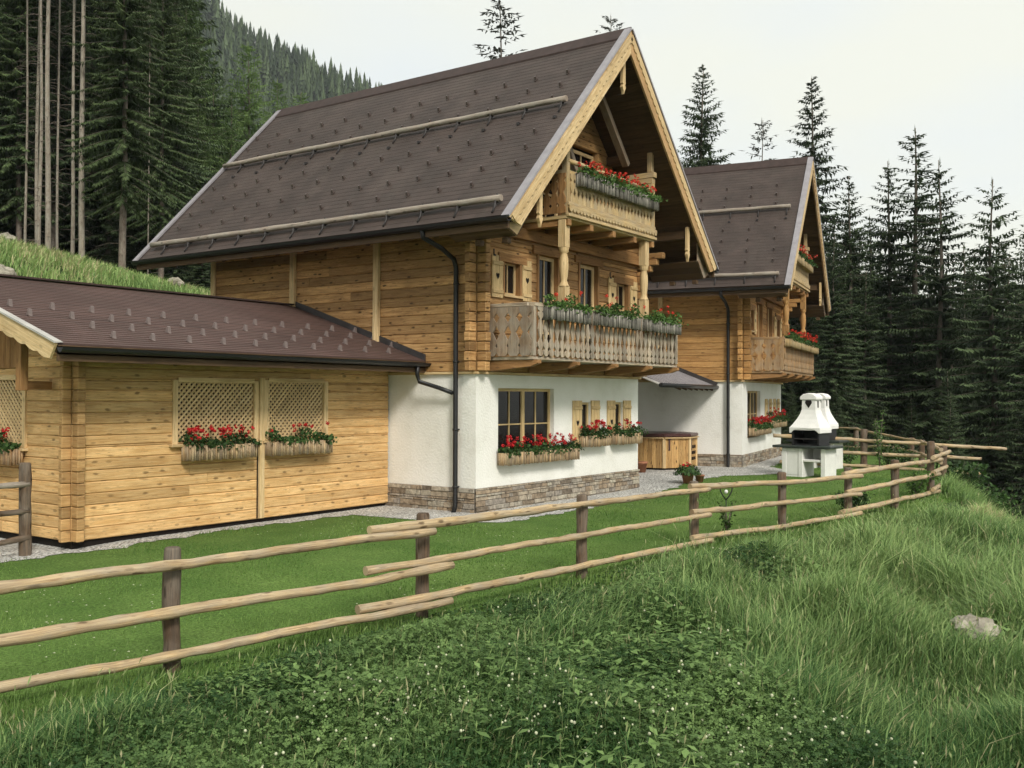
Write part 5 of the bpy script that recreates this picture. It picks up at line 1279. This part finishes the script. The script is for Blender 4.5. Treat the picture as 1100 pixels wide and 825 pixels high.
# broad-leaved weeds in uneven clumps
xw, yw, vw, uw = camspread(15000, 4.2, 20, .8, .62, gg); dw = y_fence(xw)-yw; keep = (dw > .3) & (noise2(xw, yw, 1.1, 41)+gg.normal(0, .3, len(xw)) > .45); xw, yw = xw[keep], yw[keep]; n = len(xw); zw = H(xw, yw); hw_ = gg.uniform(.16, .42, n)*np.clip((dw[keep]-.2)/1.6, .12, 1)
lf = []; tt_ = []; rows = 9; az = gg.uniform(0, 6.28, n)
for r_ in range(rows):
    f = (r_+1)/rows; az = az+2.4; el = gg.uniform(-.2, .5, n); ln_ = (.05+.06*np.sin(f*2.6))*gg.uniform(.7, 1.3, n)*(hw_/.35)**.5
    c = np.stack([xw+gg.normal(0, .012, n), yw+gg.normal(0, .012, n), zw+hw_*f], 1); dd = np.stack([np.cos(az)*np.cos(el), np.sin(az)*np.cos(el), np.sin(el)], 1); sd_ = np.stack([-np.sin(az), np.cos(az), np.zeros(n)], 1)*(ln_*.24)[:, None]; L_ = ln_[:, None]
    lf.append(np.stack([c, c+dd*L_*.5+sd_, c+dd*L_-np.array([0, 0, .012]), c+dd*L_*.5-sd_], 1)); tt_.append(np.clip(.25+.5*f+gg.normal(0, .12, n), 0, 1))
V = np.stack(lf, 1).reshape(-1, 3); tag(npmesh('weeds', MT['clover'], V, quads=np.arange(len(V)).reshape(-1, 4), tint=np.repeat(np.stack(tt_, 1).ravel(), 4)), 'leafy green weeds in clumps among the meadow grass', 'weeds', kind='stuff')
# clover: leaves and flower heads
x, y, v, u = camspread(230000, 4.2, 17, .8, .62, g); d = y_fence(x)-y
cl = smooth((-.32-x*.09+.6*noise2(x, y, .7, 21))*1.3)
spot = np.exp(-(((x+1.9)/1.6)**2+((y+6.3)/.9)**2))
keep = (d > .05) & (g.uniform(0, 1, len(x)) < np.maximum(cl*np.interp(d, [0, .7], [.4, 1]), spot*.9)); x, y, v, d = x[keep], y[keep], v[keep], d[keep]
bump = .5+.5*np.clip(noise2(x, y, 1.5, 31), -1, 1); hz_ = (.04+.26*smooth((d-.1)/1.2))*(.55+.65*bump)*g.uniform(.35, 1.08, len(x)); z = H(x, y)+hz_; kk = g.uniform(0, 1, len(x)) < np.clip(.25+1.1*bump, 0, 1); x, y, v, d, z, hz_ = x[kk], y[kk], v[kk], d[kk], z[kk], hz_[kk]
n = len(x); s = np.interp(v, [4, 10, 17], [.022, .028, .045])*g.uniform(.6, 1.3, n)
nv = np.stack([g.normal(0, .5, n), g.normal(0, .5, n), np.ones(n)], 1); nv /= np.linalg.norm(nv, axis=1)[:, None]
a = np.cross(nv, g.normal(size=(n, 3))); a /= np.linalg.norm(a, axis=1)[:, None]; b = np.cross(nv, a); P = np.stack([x, y, z], 1); Vl = []
for k in range(3):
    c, s_ = math.cos(k*2.094), math.sin(k*2.094); dd = a*c+b*s_; ss = -a*s_+b*c; S1 = s[:, None]
    Vl.append(np.stack([P, P+dd*S1*.55+ss*S1*.42+nv*S1*.12, P+dd*S1*.98, P+dd*S1*.55-ss*S1*.42+nv*S1*.12], 1))
V = np.stack(Vl, 1).reshape(-1, 3); tint = np.repeat(np.clip(.02+.55*g.uniform(0, 1, n)**1.4+.28*noise2(x, y, 2.6, 77)+.9*(hz_-.12), 0, 1), 12)
tag(npmesh('clover', MT['clover'], V, quads=np.arange(len(V)).reshape(-1, 4), tint=tint), 'dense dark green clover in the near meadow', 'clover', kind='stuff')
k = np.where(g.uniform(0, 1, n) < .017*np.clip(.2+noise2(x, y, 1.3, 61)+.5, 0, 2))[0]; k = k[hz_[k] > .13]; x, y, z = x[k], y[k], z[k]+g.uniform(.02, .08, len(k)); r = g.uniform(.006, .0135, len(k))
ico = []
for t in range(3):
    for j in range(6): ico.append((math.cos(j*1.047+t*.5)*(.75, 1, .7)[t], math.sin(j*1.047+t*.5)*(.75, 1, .7)[t], (-.6, 0, .6)[t]))
ico = np.array(ico+[(0, 0, .95)]); qf = np.array([(t*6+j, t*6+(j+1) % 6, (t+1)*6+(j+1) % 6, (t+1)*6+j) for t in range(2) for j in range(6)]); tf = np.array([(12+j, 12+(j+1) % 6, 18) for j in range(6)])
V = (np.stack([x, y, z], 1)[:, None, :]+ico[None]*r[:, None, None]).reshape(-1, 3); o = (np.arange(len(x))*19)[:, None, None]
tag(npmesh('clover_flowers', MT['clover_head'], V, quads=(qf[None]+o).reshape(-1, 4), tris=(tf[None]+o).reshape(-1, 3), smooth=True), 'small white clover flower heads dotted over the near meadow', 'flowers', kind='stuff')
# lawn
x, y, v, u = camspread(330000, 6.5, 32, .9, .62, g); d = y-y_fence(x)
keep = (d > -.5) & (y < y_gravel(x)+.02) & (x > -14); x, y, v, d = x[keep], y[keep], v[keep], d[keep]
pa = noise2(x, y, .8, 51); h = g.uniform(.02, .06, len(x))*np.clip(1+.35*noise2(x, y, 2.4, 53), .5, 1.8)*(1+1.4*np.exp(-np.maximum(d, 0)/.25)); w = np.interp(v, [6, 12, 30], [.005, .008, .02])
tag(blades('lawn_grass', x, y, h, w, MT['lawn_blade'], np.clip(.45+.22*pa+.22*noise2(x, y, 3.1, 52)+g.normal(0, .2, len(x)), 0, 1), .5, .012, 61), 'short mown lawn between the fence and the chalets', 'lawn', kind='stuff')
# grass on the bank behind the garage
x = g.uniform(-16, 14, 110000); y = g.uniform(9, 20, 110000)
tag(blades('bank_grass', x, y, g.uniform(.15, .42, len(x)), np.full(len(x), .03), MT['grass'], np.clip(.68+.2*noise2(x, y, .8, 71)+g.normal(0, .18, len(x)), 0, 1), .6, 0, 73), 'tall light green grass on the bank behind the garage', 'grass', kind='stuff')
# rough growth along the top of the slope by the fence corner
x = g.uniform(5, 22, 26000); d = np.abs(g.normal(0, 1.2, 26000)); y = y_fence(x)-np.where(x > 10.5, .1, 1.3)-d
tag(blades('edge_grass', x, y, g.uniform(.2, .6, len(x)), np.full(len(x), .022), MT['grass'], np.clip(.6+.2*noise2(x, y, 1.1, 81)+g.normal(0, .18, len(x)), 0, 1), .7, 0, 83), 'pale tall grass around the far fence corner', 'grass', kind='stuff')
# daisies in the lawn
x, y, v, u = camspread(2600, 6.8, 24, .9, .6, gg); d = y-y_fence(x); keep = (d > .1) & (y < y_gravel(x)-.15) & (noise2(x, y, 1.2, 91) > .1) & (x > -14); x, y = x[keep], y[keep]; n = len(x); P0 = np.stack([x, y, H(x, y)+gg.uniform(.06, .09, n)], 1); r = np.full((n, 1), .011)*gg.uniform(.7, 1.3, (n, 1))
V = np.stack([P0+np.array([math.cos(a), math.sin(a), .25*math.sin(a*2+1)])*r for a in (0, 1.05, 2.1, 3.14, 4.19, 5.24)], 1).reshape(-1, 3); i = np.arange(n)*6
tag(npmesh('daisies', MT['clover_head'], V, quads=np.concatenate([np.stack([i, i+1, i+2, i+3], 1), np.stack([i, i+3, i+4, i+5], 1)])), 'tiny white daisies scattered over the mown lawn', 'flowers', kind='stuff')
# small shrubs near the fence
def shrub(label, x, y, hgt, rad, mat, seed, group=None, name='shrub', n=420, size=.04):
    t = thing(name, label, 'shrub', (x, y, Hs(x, y)), 0, group); gg = np.random.default_rng(seed); m = MB(); P = []
    for k in range(9):
        a = gg.uniform(0, 6.28); l = rad*gg.uniform(.4, 1); top = (l*math.cos(a), l*math.sin(a), hgt*gg.uniform(.65, 1)); m.tube([(0, 0, -.05), (top[0]*.4, top[1]*.4, top[2]*.55), top], [.008, .006, .003], 4)
        for j in range(n//9):
            f = gg.uniform(.2, 1); P.append((top[0]*f+gg.normal(0, rad*.16), top[1]*f+gg.normal(0, rad*.16), top[2]*f+gg.normal(0, .04)))
    m.build('stems', MT['bark'], t); leaf_cloud('leaves', mat, t, P, size, seed); return t
def shrub_px(label, px, depth, hgt, rad, mat, seed, **k):
    p = at(px, 500, depth); return shrub(label, p.x, p.y, hgt, rad, mat, seed, **k)
shrub_px('small grey green shrub around the iron ornament', 781, 17.6, .62, .22, MT['leaf_light'], 1, n=170, size=.03)
shrub_px('bushy lavender like shrub at the foot of the middle fence posts', 915, 20.4, .38, .42, MT['leaf'], 2, n=800)
shrub_px('yellow green bush inside the far fence corner', 984, 23.2, .55, .35, MT['leaf_light'], 3)
shrub_px('thin light green sapling at the inner fence', 945, 29.6, 1.75, .22, MT['leaf_light'], 4, name='sapling', n=260)
shrub_px('low leafy plants along the far lawn edge', 952, 31.5, .8, .6, MT['leaf_light'], 5, n=300)
shrub_px('bushy plants right of the inner fence post', 966, 31.0, .7, .6, MT['leaf'], 6, n=400)
shrub_px('bush under the rails behind the barbecue', 912, 32.0, .75, .5, MT['leaf'], 7, n=300)
for i in range(14):
    px = 1030+(i*23.7) % 110; depth = 27+(i*3.3) % 12
    shrub_px('undergrowth bush at the dark forest edge on the right', px, depth, r2.uniform(.9, 2.0), r2.uniform(.6, 1.0), MT['leaf'], 20+i, group='undergrowth bushes below the right forest', n=500, size=.07)
def rock(label, loc, r, seed, sq=(1, .8, .5), group=None):
    gg = np.random.default_rng(seed); m = MB(); V = []; nu, nv_ = 14, 9
    ph = gg.uniform(0, 6.28, 8)
    for i in range(nv_+1):
        t = math.pi*i/nv_
        for j in range(nu):
            p = 2*math.pi*j/nu; k = 1+.18*math.sin(2*p+ph[0])*math.sin(t)+.12*math.sin(3*p+4*t+ph[1])+.08*math.sin(7*p+ph[2]+3*t)+gg.uniform(-.05, .05)
            V.append((r*k*sq[0]*math.sin(t)*math.cos(p), r*k*sq[1]*math.sin(t)*math.sin(p), r*k*sq[2]*math.cos(t)))
    F_ = [(i*nu+j, (i+1)*nu+j, (i+1)*nu+(j+1) % nu, i*nu+(j+1) % nu) for i in range(nv_) for j in range(nu)]
    m.shared(V, F_, smooth=False); o = m.build('rock', MT['rock'], None, .02); o.location = loc; o.rotation_euler = (gg.uniform(-.2, .2), gg.uniform(-.2, .2), gg.uniform(0, 6))
    return tag(o, label, 'rock', group)
def rock_px(label, px, py, depth, r, seed, dz=0, **k):
    p = at(px, py, depth); return rock(label, (p.x, p.y, Hs(p.x, p.y)+dz), r, seed, **k)
rock_px('pale flat rock in the grass of the right meadow slope', 1050, 690, 10.6, .24, 5, .30)
rock_px('smaller pale stone beside the flat rock in the meadow', 1033, 690, 10.75, .12, 6, .30)
rock_px('grey boulder at the left picture edge above the garage roof', 3, 290, 26.5, .42, 7, .1, sq=(1, .9, .8))
rock_px('small grey boulder higher on the bank at the left edge', 6, 262, 29.5, .36, 8, .15, sq=(1, .9, .7))
rock_px('flat grey stone at the top of the bank near the chalet', 188, 305, 33.5, .34, 9, .2)

# ------------------------------------------------------------------ haze
hm = bpy.data.materials.new('valley_haze'); hm.use_nodes = True; ht = hm.node_tree; ht.nodes.clear()
ho = ht.nodes.new('ShaderNodeOutputMaterial'); hv = ht.nodes.new('ShaderNodeVolumePrincipled'); ht.links.new(hv.outputs[0], ho.inputs['Volume'])
hv.inputs['Color'].default_value = (.86, .92, 1.0, 1); hv.inputs['Density'].default_value = .00022; hv.inputs['Anisotropy'].default_value = .2
m = MB(); m.box(-700, 900, -700, 1100, -120, 420); hz = m.build('haze', hm); tag(hz, kind='stuff')
S.cycles.volume_bounces = 0
